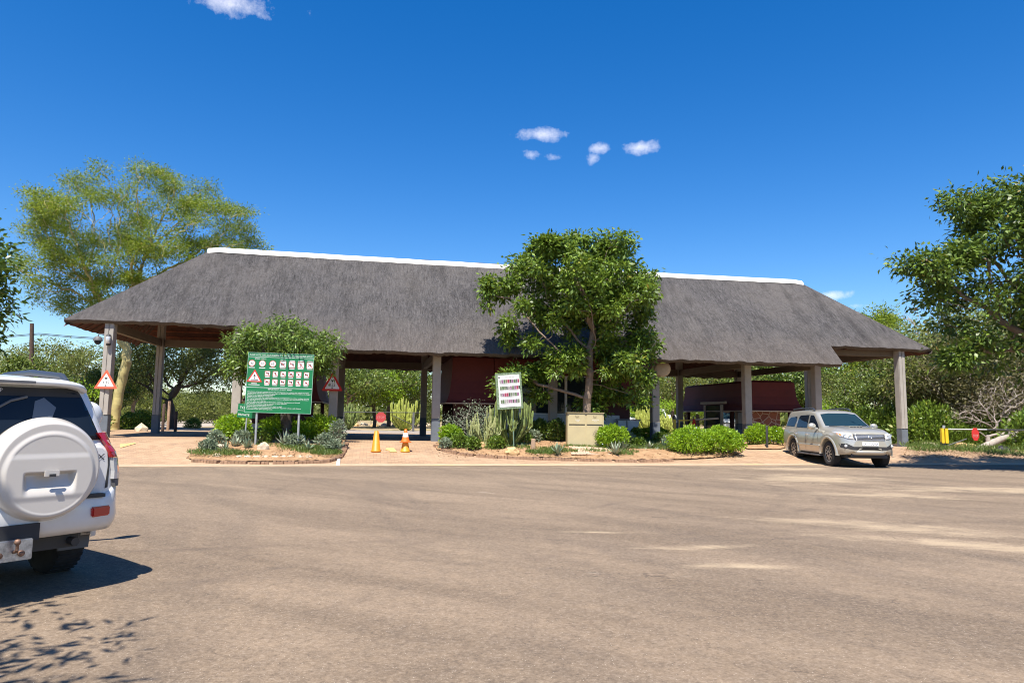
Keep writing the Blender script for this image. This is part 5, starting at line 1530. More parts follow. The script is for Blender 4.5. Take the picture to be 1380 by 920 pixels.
duranta('yellow green bush at the foot of the column in the central bed', 606, 603, .75, .62, 5, 1600, LF_BR)
duranta('yellow green bush touching the right side of the beige cabinet', 826, 609, 1.0, .78, 6, 2400, LF_BR)
duranta('large bright green bush, left one of the touching pair before the red disc', 931, 614, 1.5, .85, 7, 3800)
duranta('large bright green bush, right one of the touching pair before the lane boom', 971, 614, 1.5, .85, 8, 3800)
duranta('low bright bush with pale flowers before the round mirror column', 880, 596, 1.3, .50, 9, 2200, LF_BR, 30)
duranta('bright green bush left of the black bollard', 1022, 602, 1.0, .72, 10, 2200)
duranta('bright green bush right of the black bollard beside the silver car', 1047, 602, .9, .62, 11, 1900)
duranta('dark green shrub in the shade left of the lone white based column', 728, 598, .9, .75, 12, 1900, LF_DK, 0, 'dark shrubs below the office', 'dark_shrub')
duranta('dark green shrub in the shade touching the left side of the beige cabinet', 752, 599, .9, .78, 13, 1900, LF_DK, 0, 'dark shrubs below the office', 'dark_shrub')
duranta('small green shrub between the low panels and the flowery bush', 857, 598, .5, .48, 14, 800, LF_MAH, 0, 'dark shrubs below the office', 'dark_shrub')
duranta('small leafy shrub at the foot of the tilted plant board', 668, 609, .55, .38, 15, 700, LF_MAH, 0, 'small shrubs around the plant board', 'small_shrub')
duranta('small round dark shrub between the two boulders', 638, 610, .42, .38, 16, 700, LF_MAH, 0, 'small shrubs around the plant board', 'small_shrub')
duranta('small green shrub left of the orange boulder', 620, 607, .5, .42, 17, 700, LF_MAH, 0, 'small shrubs around the plant board', 'small_shrub')
duranta('thin grey green shrub at the right corner of the left bed', 456, 606, .55, .85, 18, 520, LF_GRY, 6, 'grey green shrubs in the left bed', 'grey_shrub')
duranta('grey green shrub at the left tip of the left bed', 292, 606, .55, .42, 19, 600, LF_GRY, 0, 'grey green shrubs in the left bed', 'grey_shrub')
# aloes
M_aloe = simple('aloe_leaf', (.20,.27,.17), .5, noise_amt=.3, nscale=12)
M_aloe2 = simple('aloe_pale', (.31,.36,.25), .5, noise_amt=.3, nscale=12)
def aloe_mesh(seed, n=18, L=.42):
    rs = random.Random(seed); d = MB()
    for i in range(n):
        a = i*2.4+rs.gauss(0, .2); el = R(25+55*(i/n))+rs.gauss(0, .1); l = L*(.7+.4*rs.random())
        rows = []
        for k in range(6):
            t = k/5; w = .045*(1-t)**.7*L/.4+.002; r_ = l*t; e = el+.35*t
            x = r_*math.cos(el)*(1-.1*t); z = r_*math.sin(el)+.10*t*t*L
            c = Vector((math.cos(a)*x, math.sin(a)*x, z)); s_ = Vector((-math.sin(a), math.cos(a), 0))*w; u = Vector((0,0,w*.35))
            rows.append([tuple(c-s_+u), tuple(c-u), tuple(c+s_+u)])
        d.grid(rows, True); d.grid([[r[0], r[2]] for r in rows], True, flip=True)
    return d
for i, (px, py, s, nm) in enumerate([(316,607,.9,'left of the first board post'), (333,609,.85,'just left of the left board post'), (384,605,1.15,'right of the small tree trunk, the largest in its bed'), (303,611,.6,'near the left tip of the left bed'), (409,604,.8,'left of the right board post'), (415,612,.7,'below the right board post'), (345,604,.6,'at the left board post foot'),
     (752,617,1.0,'left of the block paved patch'), (830,617,1.15,'right of the block paved patch, tall'), (840,611,.95,'behind the tall one by the cabinet bush'), (875,609,.7,'among the ground cover under the mirror column'), (895,607,.75,'left of the pair of large bushes'), (905,611,.6,'at the left foot of the pair of large bushes')]):
    d = aloe_mesh(200+i, 20, .44*s); o = d.build('aloe', M_aloe2 if i % 2 == 0 else M_aloe); o.location = bz(gp(px, py)); tag(o, 'spiky grey green aloe '+nm, 'aloe', 'aloes in the beds')
for i, (px, py, w, h, m) in enumerate([(645,603,.6,.5,'g'), (662,600,.7,.6,'m'), (704,603,.6,.45,'m'), (716,600,.6,.4,'g'), (600,607,.4,.25,'g'), (632,606,.5,.35,'g'), (848,603,.55,.4,'g'), (862,606,.5,.3,'m'), (905,604,.7,.35,'g'), (918,606,.6,.3,'g'), (895,600,.8,.35,'m'), (280,612,.45,.3,'g'), (325,603,.5,.4,'g'), (352,603,.6,.45,'m'), (396,606,.5,.35,'g'), (436,607,.6,.4,'g'), (448,612,.45,.3,'g')]):
    duranta('low scruffy plant filling a gap in the garden bed', px, py, w, h, 300+i, 520, LF_GRY if m == 'g' else LF_MAH, 0, 'low filler plants in the beds', 'filler_plant')
# tall candelabra euphorbia behind the tilted plant board
def on_bed(px, py): return bz(gp(px, py))
euphorbia('tall knobbly green cactus like euphorbia behind the tilted plant board', on_bed(688, 604), 1.9, .85, 64, 3, M_EUPH, .042)
euphorbia('paler leaning euphorbia clump left of the tilted plant board', on_bed(655, 605), 1.35, .75, 52, 4, simple('euphorbia_pale', (.33,.35,.14), .55, noise_amt=.3, nscale=9), .026)
b = on_bed(630, 603); b = Vector((b.x, b.y, b.z-.1))
tree('wiry_shrub', 'sparse grey twiggy shrub spreading left of the euphorbias', 'shrub', b, [(0,0,0), (0,0,.25)], [(-.1,0,.95,.85,.5,.4), (.3,0,1.25,.6,.4,.4), (-.5,0,.7,.4,.4,.3), (.3,0,.7,.6,.4,.3)], n_att=330, step=.10, r0=.03, rtip=.006, seed=81,
     leaf=(22, .12, .07, .024, .5, .9, 0), lm=LF_GRY, bark=simple('bark_pale_grey', (.33,.31,.24), .9), infl=1.2, kill=.15, wob=.3)
# grass tufts and ground cover in the beds (too many to count)
def grass(name, spots, m, L, W, label, cat='ground cover', n_per=420, seed=3):
    rs = np.random.RandomState(seed); Vs = []; Fs = []; o_ = 0
    for px, py, rx, ry, k in spots:
        c = gp(px, py); n = int(n_per*k)
        a = rs.rand(n)*2*np.pi; q = np.sqrt(rs.rand(n))
        X = c.x+np.cos(a)*q*rx; Y = c.y+np.sin(a)*q*ry
        Z = np.array([gz(x, y) for x, y in zip(X, Y)])+.13
        P = np.stack([X, Y, Z], 1); D = unit(rs.normal(size=(n, 3))*.5+np.array([0,0,1.])); N_ = unit(rs.normal(size=(n, 3)))
        V, F = leaf_quads(P, D, N_, L*(.5+rs.rand(n)), W*(.6+.8*rs.rand(n)), rs); Vs.append(V); Fs.append(F+o_); o_ += len(V)
    o = link_mesh(name, fast_mesh(name, np.vstack(Vs), np.vstack(Fs)), m); tag(o, label, cat, kind='stuff'); return o
grass('ground_cover', [(290,616,.85,.5,2.4), (325,617,.6,.35,1), (425,613,.7,.5,2), (440,616,.5,.4,1.4), (398,611,.6,.3,.5), (730,615,.55,.35,1.8), (745,611,.5,.4,1.2), (790,608,.9,.12,1.6), (815,609,.4,.2,.6), (760,613,.5,.3,1.0), (800,613,.5,.25,.5), (858,607,.9,.5,2.4), (885,606,1.3,.6,5), (870,600,1.3,.6,4), (900,598,1.5,.7,4), (845,607,.6,.5,2), (925,600,1.0,.4,2), (400,608,1.4,.3,2), (905,602,1.0,.6,2), (842,614,.5,.3,.8), (915,611,.8,.35,1), (700,608,.7,.3,.9), (655,609,.7,.3,.8), (615,607,.5,.3,.6), (840,617,.4,.2,.5)],
      LF_GRS, .11, .020, 'short green ground cover and grass tufts in the beds', 'grass')
grass('succulent_cover', [(865,608,.9,.4,1.6), (890,603,1.2,.5,2), (295,612,.5,.35,.8), (335,605,.8,.3,1), (430,608,.6,.3,1.0), (640,606,.6,.3,1.2), (672,607,.6,.3,1.2), (700,604,.5,.3,.8)], LF_GRY, .09, .03, 'grey green succulent ground cover in the beds', 'succulents', 160, 8)
sp = [(1230+rnd.random()*190, 603+rnd.random()*10, .7, .4, .45) for i in range(26)]
sp += [(1240,606,.8,.3,1.2), (1290,609,1.4,.4,2.5), (1330,613,1.4,.5,2.5), (1370,618,1.2,.5,2), (1262,601,1.0,.5,1.4)]
grass('verge_grass', sp, LF_GRS, .16, .022, 'green grass and weeds along the sandy verge at the right', 'grass', 230, 5)
rsg = random.Random(6)
grass('dry_grass', [(200+rsg.random()*125, 560.5+rsg.random()*4, 3.0, 2.0, .9) for i in range(46)], LF_DRY, .55, .07, 'strip of dry yellow grass beyond the far road at the left', 'dry grass', 300, 6)
def litter():
    rs = np.random.RandomState(15); P = []
    for k in range(2600):
        px = rs.uniform(262, 1000); py = rs.uniform(598, 622) if 590 < px or px < 460 else 0
        if py == 0: continue
        q = gp(px, py); P.append((q.x, q.y, gz(q.x, q.y)+.14+.03*rs.rand()))
    for k in range(1500):
        q = gp(rs.uniform(1215, 1400), rs.uniform(600, 618)); P.append((q.x, q.y, gz(q.x, q.y)+.03))
    P = np.array(P); n = len(P); D = unit(rs.normal(size=(n, 3))*np.array([1, 1, .25])); N_ = unit(rs.normal(size=(n, 3))*.5+np.array([0, 0, 1.]))
    V, F = leaf_quads(P, D, N_, .07*(.5+rs.rand(n)), .035*(.6+.8*rs.rand(n)), rs)
    o = link_mesh('leaf_litter', fast_mesh('leaf_litter', V, F), leafmat('dead_leaves', (.16,.09,.045), (.34,.22,.11), trans=.1)); tag(o, 'dry brown leaf litter strewn over the beds and verge', 'leaf litter', kind='stuff')
litter()
# ------------------------------------------------------------------ rocks
def rock(label, p, sx, sy, sz, seed, m, rz=0.0, group=None, name='rock', cat='rock', sub=3, rough=.22):
    bm = bmesh.new(); bmesh.ops.create_icosphere(bm, subdivisions=sub, radius=1)
    for v in bm.verts:
        n = v.co.normalized(); k = 1+rough*noise.noise(n*1.6+Vector((seed*3.1, 0, 0)))+rough*.5*noise.noise(n*4+Vector((seed, 5, 0)))
        c = n*k; c = Vector((round(c.x*3.2)/3.2*.35+c.x*.65, round(c.y*3.2)/3.2*.35+c.y*.65, round(c.z*3)/3*.35+c.z*.65))
        v.co = Vector((c.x*sx, c.y*sy, max(-.25, c.z)*sz))
    d = MB(); d.addbm(bm, False); o = d.build(name, m); o.location = p; o.rotation_euler = (0, 0, rz)
    return tag(o, label, cat, group)
M_rockP = simple('pale_rock', (.52,.42,.30), .9, noise_amt=.25, nscale=6, bump=.5)
M_rockO = simple('orange_rock', (.55,.36,.17), .9, noise_amt=.25, nscale=6, bump=.5)
M_rockB = simple('brown_rock', (.26,.17,.12), .9, noise_amt=.3, nscale=6, bump=.5)
M_rockK = simple('black_rock', (.035,.033,.035), .8, noise_amt=.4, nscale=6, bump=.5)
rock('pale pointed stone standing between the posts of the green board', bz(gp(354,612)), .20, .12, .26, 1, M_rockP, .3)
rock('long tilted tan stone at the left end of the left bed', bz(gp(295,610)), .24, .12, .16, 2, M_rockP, .5)
rock('small white stone at the left front of the left bed', bz(gp(292,619)), .14, .09, .07, 3, M_rockP, .1)
rock('orange boulder at the front of the bed below the plant board', bz(gp(690,614.5)), .27, .18, .19, 4, M_rockO, .2)
rock('round tan boulder left of the plant board post', bz(gp(648,608)), .20, .16, .22, 5, M_rockO, 1.0)
rock('brown boulder at the left end of the central bed', bz(gp(610,604)), .24, .2, .26, 6, M_rockB, .4)
rock('pinkish stone among the ground cover right of the tall aloe', bz(gp(858,606)), .13, .1, .11, 7, M_rockP, .4)
rock('flat tan stone among the ground cover left of the big bushes', bz(gp(891,602)), .22, .16, .10, 8, M_rockO, .4)
rock('pale round stone on the paving behind the flowery bush', bz(gp(866,590)), .17, .15, .16, 9, M_rockP, .4)
rock('black boulder beside the fallen log', gp(1352,609), .36, .26, .26, 10, M_rockK, .4)
rock('broad orange tan rock heap left of the red disc', gp(1296,602), .42, .25, .20, 11, M_rockO, .2)
rock('low mound of broken pale rock on the verge left of the yellow boom post', gp(1253,601), .65, .4, .18, 12, M_rockP, .2)
rock('leaning orange stone at the foot of the fallen log', gp(1310,604), .26, .2, .22, 13, M_rockO, .8)
for i, (px, w) in enumerate([(322,.17), (333,.18), (346,.2), (357,.17), (371,.2), (381,.18), (391,.16), (404,.22), (416,.18)]):
    rock('flat pale edging stone in the row along the front of the left bed', bz(gp(px, 619.5-.2*(i>5)))-Vector((0,0,.03)), w*.62, .09, .055, 20+i, M_rockP, rnd.gauss(0, .08), 'row of flat stones fronting the left bed', 'edging_stone', 'stone', 2)
for i, (px, py) in enumerate([(462,577), (478,574), (490,573), (505,574.5), (520,574), (533,574), (548,575), (556,573), (574,574)]):
    rock('rough tan boulder in the row beyond the left lane', gp(px, py), .5, .35, .28, 40+i, M_rockO if i % 2 else M_rockP, rnd.random()*3, 'boulders beyond the left lane', 'boulder', 'rock', 2)
rock('small pyramid shaped concrete block beside the second left column', gp(190,581), .35, .3, .42, 60, M_rockP, .2, None, 'concrete_block', 'concrete block', 1, .05)
# ------------------------------------------------------------------ signs
M_green = simple('sign_green', (.006,.165,.055), .45, noise_amt=.08, nscale=2)
M_signw = simple('sign_white', (.80,.80,.78), .5)
M_signr = simple('sign_red', (.60,.025,.02), .45)
M_signb = simple('sign_black', (.02,.02,.02), .5)
M_galv = simple('galvanised_post', (.42,.43,.43), .5, .5, noise_amt=.12, nscale=8)
def facing(loc, rz, tilt=0.0, roll=0.0):
    """board frame: x right, y up, z out of the face; the face looks along -Y when rz = 0"""
    return Matrix.Translation(loc) @ Matrix.Rotation(rz, 4, 'Z') @ Matrix.Rotation(R(90)-tilt, 4, 'X') @ Matrix.Rotation(roll, 4, 'Z')
def put_text(mb, txt, size, x, y, M, width=None, z=.004, align='CENTER'):
    v, f = text_bm(txt, size, align, width); mb.add([(a[0]+x, a[1]+y, z) for a in v], f, False, M)
def rect(mb, x, y, w, h, z, M): mb.add([(x-w/2,y-h/2,z), (x+w/2,y-h/2,z), (x+w/2,y+h/2,z), (x-w/2,y+h/2,z)], [(0,1,2,3)], False, M)
def disc(mb, x, y, r, z, M, n=24, r2=None):
    if r2 is None: mb.add([(x+r*math.cos(2*PI*k/n), y+r*math.sin(2*PI*k/n), z) for k in range(n)], [list(range(n))], False, M)
    else:
        vs = []; 
        for k in range(n):
            c, s = math.cos(2*PI*k/n), math.sin(2*PI*k/n); vs += [(x+r*c, y+r*s, z), (x+r2*c, y+r2*s, z)]
        mb.add(vs, [(2*k, 2*((k+1)%n), 2*((k+1)%n)+1, 2*k+1) for k in range(n)], False, M)
def tri(mb, x, y, w, h, z, M): mb.add([(x-w/2,y,z), (x+w/2,y,z), (x,y+h,z)], [(0,1,2)], False, M)
# green notice board: corners in the photo (333,475) (423,476) (420,558) (330,555)
q = gp(376, 608); YB = q.y+.05
A = at(333, 475.5, YB); B = at(422.5, 476.5, YB+.25); Cc = at(420, 558, YB+.25); D = at(331, 555, YB)
cen = (A+B+Cc+D)/4; bw = ((B-A).length+(Cc-D).length)/2; bh = ((A-D).length+(B-Cc).length)/2
rzb = math.atan2(B.y-A.y, B.x-A.x); rollb = R(-.9)
M = facing(cen, rzb, 0, rollb)
gb = empty('notice_board', (cen.x, cen.y, gz(cen.x, cen.y)), 0, 'big green rules board with white writing and icons on two grey posts', 'sign')
inv = Matrix.Translation((-cen.x, -cen.y, -gz(cen.x, cen.y)))
ML = inv @ M
d = MB(); d.box((0, 0, -.015), (bw, bh, .03), M=ML); panel = d.build('panel', M_green, gb)
d = MB()
for x in (-bw/2+.006, bw/2-.006): d.box((x, 0, .002), (.012, bh, .012), M=ML)
for y in (-bh/2+.006, bh/2-.006): d.box((0, y, .002), (bw-.03, .012, .012), M=ML)
d.build('edge_strip', simple('pale_green_edge', (.30,.50,.38), .5), panel)
for x in (-bw/2+.36, bw/2-.42):
    d = MB(); top = ML @ Vector((x, bh/2-.05, -.05)); d.tube([(top.x, top.y, -.1), tuple(top)], .038, 10); d.build('post', M_galv, gb)
wt = MB(); bk = MB(); rd = MB(); S = bw
put_text(wt, 'PLEASE NOTE THAT FROM THIS POINT ONWARDS THE FOLLOWING APPLIES', .07, 0, bh/2-.105, ML, bw*.95)
rect(wt, 0, bh/2-.145, bw*.985, .010, .004, ML)
put_text(wt, 'SPEED LIMITS', .055, -bw*.31, bh/2-.225, ML, bw*.17)
y1 = bh/2-.36
for i, t in enumerate(('40', '50', '65')):
    x = -bw/2+.14+i*.335; disc(wt, x, y1, .105, .004, ML); disc(rd, x, y1, .108, .006, ML, 24, .095); put_text(bk, t, .115, x, y1-.04, ML, .10, .007)
    rect(wt, x, y1-.145, .20, .022, .004, ML)
def icon(x, y, s, kind):
    rect(wt, x, y, s*1.0, s, .004, ML)
    for a, b, w_, h_ in ((x, y+s/2, s, .007), (x, y-s/2, s, .007), (x-s/2, y, .007, s), (x+s/2, y, .007, s)): rect(rd, a, b, w_, h_, .006, ML)
    k = kind % 6
    if k == 0: rect(bk, x-.01, y, s*.55, s*.22, .007, ML); rect(bk, x+s*.25, y+s*.05, s*.16, s*.12, .007, ML)
    elif k == 1: rect(bk, x, y+s*.1, s*.6, s*.13, .007, ML); rect(bk, x+s*.2, y-s*.1, s*.16, s*.28, .007, ML)
    elif k == 2: disc(bk, x, y+s*.25, s*.09, .007, ML, 10); rect(bk, x, y, s*.18, s*.36, .007, ML); rect(bk, x, y-s*.28, s*.10, s*.25, .007, ML)
    elif k == 3: disc(bk, x-s*.18, y-s*.15, s*.12, .007, ML, 12, s*.06); disc(bk, x+s*.18, y-s*.15, s*.12, .007, ML, 12, s*.06); rect(bk, x, y+s*.06, s*.4, s*.14, .007, ML)
    elif k == 4: rect(bk, x, y-s*.1, s*.66, s*.16, .007, ML); rect(bk, x, y+s*.06, s*.36, s*.16, .007, ML)
    else: tri(bk, x, y-s*.2, s*.4, s*.42, .007, ML)
    # red bar across
    n = Vector((-1, -1, 0)).normalized()*.008; a = Vector((x-s*.42, y+s*.42, .008)); b = Vector((x+s*.42, y-s*.42, .008))
    rd.add([a+n, b+n, b-n, a-n], [(0,1,2,3)], False, ML)
    rect(wt, x, y-s*.5-.035, s*.9, .020, .004, ML)
for i in range(4): icon(-bw/2+1.14+i*.335*bw/2.45, y1-.01, .20, i); rect(wt, -bw/2+1.14+i*.335*bw/2.45, y1+.125, .17, .018, .004, ML)
for i in range(6): icon(-bw/2+.66+i*.29*bw/2.45, y1-.33, .165, i+1); icon(-bw/2+.66+i*.29*bw/2.45, y1-.60, .165, i+4)
rt2 = MB(); tri(rt2, -bw/2+.25, y1-.62, .50, .42, .004, ML); rt2.build('warning_triangle', M_signr, panel); tri(wt, -bw/2+.25, y1-.585, .37, .31, .006, ML)
tri(bk, -bw/2+.25, y1-.44, .08, .09, .007, ML); rect(bk, -bw/2+.19, y1-.55, .12, .03, .007, ML); rect(bk, -bw/2+.31, y1-.55, .12, .03, .007, ML); rect(bk, -bw/2+.25, y1-.49, .025, .06, .007, ML)
rect(wt, -bw/2+.25, y1-.67, .18, .022, .004, ML); rect(wt, -bw/2+.25, y1-.715, .36, .018, .004, ML)
y2 = y1-.80; rect(wt, 0, y2, bw*.985, .012, .004, ML)
put_text(wt, 'IMPORTANT: A MUST READ', .062, 0.02, y2-.075, ML, bw*.36)
ln = ['The entrance to the park is entirely at your own risk and guests must remain in their vehicles at all times', 'The gate times must be adhered to and speeding is an offence for which visitors are liable to be charged', 'Guests are to keep the windows closed at', 'Feeding of wild animals is not allowed', 'Guests must stay inside their vehicles unless they are in a designated area, and may not leave the road', 'The right of admission is reserved and visitors must be in possession of a valid permit at all times of', 'day and night to be shown', 'Keep the gates and roads clear of obstruction and follow the directions of the staff', 'No alcohol or plastic may be carried in open vehicles', 'Be advised that wild animals may be dangerous', 'The park cannot be held liable for any loss, injury or death', 'There are dangerous wild animals here, visitors are requested to keep a safe distance', 'Take note of the gate opening times']
ws = [.93, .95, .42, .38, .93, .93, .28, .80, .60, .39, .53, .82, .39]
yy = y2-.155
for i, (t, w_) in enumerate(zip(ln, ws)):
    v, f = text_bm(t, .045, 'LEFT'); x1 = max(p[0] for p in v); k = w_*bw/x1
    wt.add([(p[0]*k-bw*.475, p[1]*1.05+yy, .004) for p in v], f, False, ML)
    yy -= (bh/2+y2-.20)/13.2
wt.build('white_lettering', M_signw, panel); bk.build('black_symbols', M_signb, panel); rd.build('border_pattern', M_signr, panel)
# small green direction sign partly behind the board
A = at(323.5, 543, YB+.45); B = at(344, 545, YB+.5); D = at(321.5, 561, YB+.45)
cen = at(333, 553.5, YB+.45); w_ = .62; h_ = .46
gs = empty('direction_sign', (cen.x, cen.y, gz(cen.x, cen.y)), 0, 'small tilted green sign with white words peeping out left of the big board', 'sign')
ML2 = Matrix.Translation((-cen.x, -cen.y, -gz(cen.x, cen.y))) @ facing(cen, .1, 0, R(-4))
d = MB(); d.box((0, 0, -.01), (w_, h_, .02), M=ML2); p_ = d.build('panel', M_green, gs)
d = MB(); v, f = text_bm('TOILET', .12, 'LEFT'); d.add([(p[0]-.25, p[1]+.06, .004) for p in v], f, False, ML2); v, f = text_bm('PRIVATE', .10, 'LEFT'); d.add([(p[0]-.28, p[1]-.17, .004) for p in v], f, False, ML2)
rect(d, 0, 0.0, w_*.95, .008, .004, ML2); d.build('white_lettering', M_signw, p_)
d = MB(); d.tube([(-.06, .03, -.1), (.0, .03, 1.1)], .03, 8); d.build('post', M_galv, gs)
# triangular height limit signs
def height_sign(label, px0, px1, pyb, pyt, Y, rz, txt, worn):
    a = at(px0, pyb, Y); b = at(px1, pyb, Y); t = at((px0+px1)/2, pyt, Y)
    w_ = (b-a).length; h_ = t.z-a.z; cx = (a.x+b.x)/2
    root = empty('height_limit_sign', (cx, Y, a.z), rz, label, 'road sign', 'red bordered triangular height limit signs')
    ML = Matrix.Rotation(R(90), 4, 'X')
    bd = simple('sign_red_worn', (.62,.12,.06), .55) if worn else M_signr
    d = MB(); r_ = .06*w_
    def rt(w, h, y0, z0, z1): return [(-w/2+r_*w, y0), (w/2-r_*w, y0), (w/2, y0+r_*w*.6), (r_*w*.5, y0+h), (-r_*w*.5, y0+h), (-w/2, y0+r_*w*.6)]
    d.prism([(-w_/2+.03, 0), (w_/2-.03, 0), (w_/2, .03), (.02, h_), (-.02, h_), (-w_/2, .03)], -.012, 0, M=ML); p = d.build('panel', bd, root)
    k = .70; d = MB(); yo = h_*.115
    d.prism([(-w_/2*k+.01, yo), (w_/2*k-.01, yo), (w_/2*k, yo+.015), (.008, yo+h_*k), (-.008, yo+h_*k), (-w_/2*k, yo+.015)], .0005, .003, M=ML); d.build('white_field', M_signw, p)
    d = MB(); 
    tw = w_*.15
    d.add([(-tw/2, h_*.60, .005), (0, h_*.47, .005), (tw/2, h_*.60, .005)], [(0,1,2)], False, ML)
    if not worn: put_text(d, txt, h_*.24, 0, h_*.25, ML, w_*.28, .005)
    else: put_text(d, txt, h_*.20, 0, h_*.28, ML, w_*.28, .005)
    d.add([(-tw/3, h_*.14, .005), (tw/3, h_*.14, .005), (0, h_*.22, .005)], [(0,1,2)], False, ML)
    d.build('symbols', M_signb, p)
    d = MB(); d.box((0, .02, h_*.4), (.10, .03, .3)); d.build('bracket', M_galv, root)
    return root
Xc, Yc = bl(UL, -3.6-.20-.06)
height_sign('faded red triangle height limit sign on the left corner column, reading 4,35', 126.5, 157.5, 523.5, 498.5, Yc, 0, '4,35', True)
Xc, Yc = bl(UC[450], VF-.20-.06)
height_sign('bright red triangle height sign on the column beside the green board', 433.5, 461.5, 526.5, 502, Yc, 0, '3,25', False)
# tilted plant information board
q = gp(692, 609); Y0 = q.y
cen = at(686.2, 526.5, Y0-.05)
pb = empty('plant_board', (q.x, q.y, gz(q.x, q.y)), 0, 'white board with rows of small flower pictures, tilted on a thin green post', 'sign')
LM = Matrix.Translation((-q.x, -q.y, -gz(q.x, q.y))) @ facing(cen, .05, 0, R(4.5))
W_, H_ = .92, 1.28
M_gfr = simple('mottled_green_frame', (.16,.22,.13), .7, noise_amt=.7, nscale=30)
d = MB(); d.box((0, 0, -.03), (W_, H_, .05), M=LM, bev=.006); fr = d.build('frame', M_gfr, pb)
d = MB(); d.box((.01, 0, .001), (W_-.16, H_-.16, .008), M=LM); pn = d.build('panel', simple('panel_white', (.74,.74,.70), .5, noise_amt=.05, nscale=5), fr)
cl = [(.05,.06,.04), (.14,.17,.10), (.22,.10,.18), (.10,.10,.11), (.25,.26,.22), (.08,.14,.05), (.26,.13,.20), (.16,.14,.08), (.30,.28,.26), (.3,.03,.07)]
rs_ = random.Random(12)
mats = [simple('flower_picture', c, .5, noise_amt=.75, nscale=45) for c in cl]
d = MB()
for r_ in range(4):
    y = H_/2-.30-r_*.235; x = -.335
    while x < .33:
        w_ = .05+.03*rs_.random(); d.mi = rs_.randrange(len(mats)) if not (r_ == 0 and x > .27) else 9
        rect(d, x+w_/2+.01, y, w_, .125, .0065, LM); x += w_+.006
d.build('flower_pictures', mats, pn)
d = MB(); put_text(d, 'INDIGENOUS GARDEN PLANTS', .045, .03, H_/2-.17, LM, .36, .0065); rect(d, -.33, H_/2-.155, .05, .06, .0065, LM)
for r_ in range(4): rect(d, 0, H_/2-.385-r_*.235, .62, .010, .0065, LM)
d.build('lettering', M_ink, pn)
d = MB(); d.tube([(.02, .0, -.1), (-.08, .03, (cen.z-q.z)+.3)], .022, 8); d.build('post', simple('green_post', (.15,.23,.17), .6), pb)
# ------------------------------------------------------------------ cones
def cone(label, px, py, h, kind):
    p = gp(px, py); root = empty('traffic_cone', (p.x, p.y, p.z+.012), 0, label, 'traffic cone')
    mc = simple('cone_yellow', (.80,.22,.010), .5, noise_amt=.12, nscale=9) if kind == 0 else simple('cone_orange', (.80,.16,.02), .5, noise_amt=.12, nscale=9)
    if kind == 0:
        d = MB(); d.lathe([(.165, 0), (.165, .03), (.15, .04), (.07, h-.01), (.045, h), (0, h)], 24); d.build('body', mc, root)
        d = MB(); d.lathe([(.17, .0), (.175, .02), (.168, .045), (.160, .05)], 24); d.build('base_rim', mc, root)
    else:
        d = MB(); d.lathe([(.165, 0), (.165, .03), (.15, .04), (.095, h*.42), (.08, h*.47)], 24); d.build('lower_cone', simple('cone_yellow_worn', (.66,.27,.02), .5), root)
        d = MB(); z = h*.44; d.box((0, 0, z), (.36, .36, .03), rz=.3, bev=.01); d.lathe([(.155, z), (.12, z+.12*h), (.055, h-.10*h), (.04, h), (0, h)], 24); b_ = d.build('body', mc, root)
        d = MB(); d.lathe([(.102, z+.22*h), (.072, z+.40*h)], 24); d.build('reflective_band', M_signw, b_)
    return root
cone('plain yellow orange traffic cone standing on the brick paving of the left lane', 506.5, 609, .70, 0)
cone('orange traffic cone with white band stacked on a yellow one, right of the plain cone', 546, 609, .76, 1)
# ------------------------------------------------------------------ beige cabinet
q = gp(789, 607); yc = q.y+.35
M_cab = simple('beige_cabinet_paint', (.50,.42,.23), .55, noise_amt=.10, nscale=3, bump=.05, dirt=(.42,.35,.20))
a = at(764, 606, q.y); b_ = at(813.5, 606, q.y); t = at(788, 556.5, q.y)
cw = b_.x-a.x; cz0 = gz(q.x, q.y)+.06; ch = t.z-cz0; cx = (a.x+b_.x)/2
cb = empty('service_cabinet', (cx, q.y+.22, cz0), R(4), 'beige two door metal service cabinet in front of the leafy tree', 'cabinet')
d = MB(); d.box((0, 0, ch/2), (cw, .46, ch), bev=.008); bd = d.build('body', M_cab, cb)
d = MB(); d.box((0, -.02, ch+.012), (cw+.03, .52, .025), bev=.006); d.build('lid', M_cab, cb)
for s in (-1, 1):
    x = s*cw*.245; ww = cw*.44
    d = MB(); d.box((x, -.236, ch*.335), (ww, .016, ch*.63), bev=.004); dd = d.build('door', M_cab, cb)
    d = MB(); d.box((x, -.238, ch*.825), (ww, .022, ch*.27), bev=.004); ff = d.build('flap', M_cab, cb)
    d = MB(); d.box((x, -.232, ch*.672), (ww, .012, .022)); d.build('shadow_gap', M_plast, cb)
    d = MB(); d.tube([(x-.05, -.252, ch*.93), (x-.05, -.268, ch*.905), (x+.05, -.268, ch*.905), (x+.05, -.252, ch*.93)], .007, 6); d.build('handle', simple('worn_brown', (.2,.15,.1), .6), ff)
    d = MB(); Mx_ = Matrix.Translation((x+.03, -.2525, ch*.80)) @ Matrix.Rotation(R(90), 4, 'X')
    put_text(d, 'DANGER' if s < 0 else 'HIGH VOLTAGE', .045, 0, 0, Mx_, .17 if s < 0 else .24, 0); put_text(d, 'GEVAAR' if s < 0 else 'INGOZI', .04, 0, -.05, Mx_, .09, 0); d.build('label_lettering', M_signw, ff)
d = MB(); rs_ = random.Random(2)
for k in range(26):
    a_ = rs_.random()*6.28; x = cw*.26+.10*math.cos(a_)*rs_.random(); z = ch*(.30+.24*rs_.random()); Mx_ = Matrix.Translation((x, -.2465, z)) @ Matrix.Rotation(R(90), 4, 'X')
    disc(d, 0, 0, .006+.016*rs_.random(), 0, Mx_, 8)
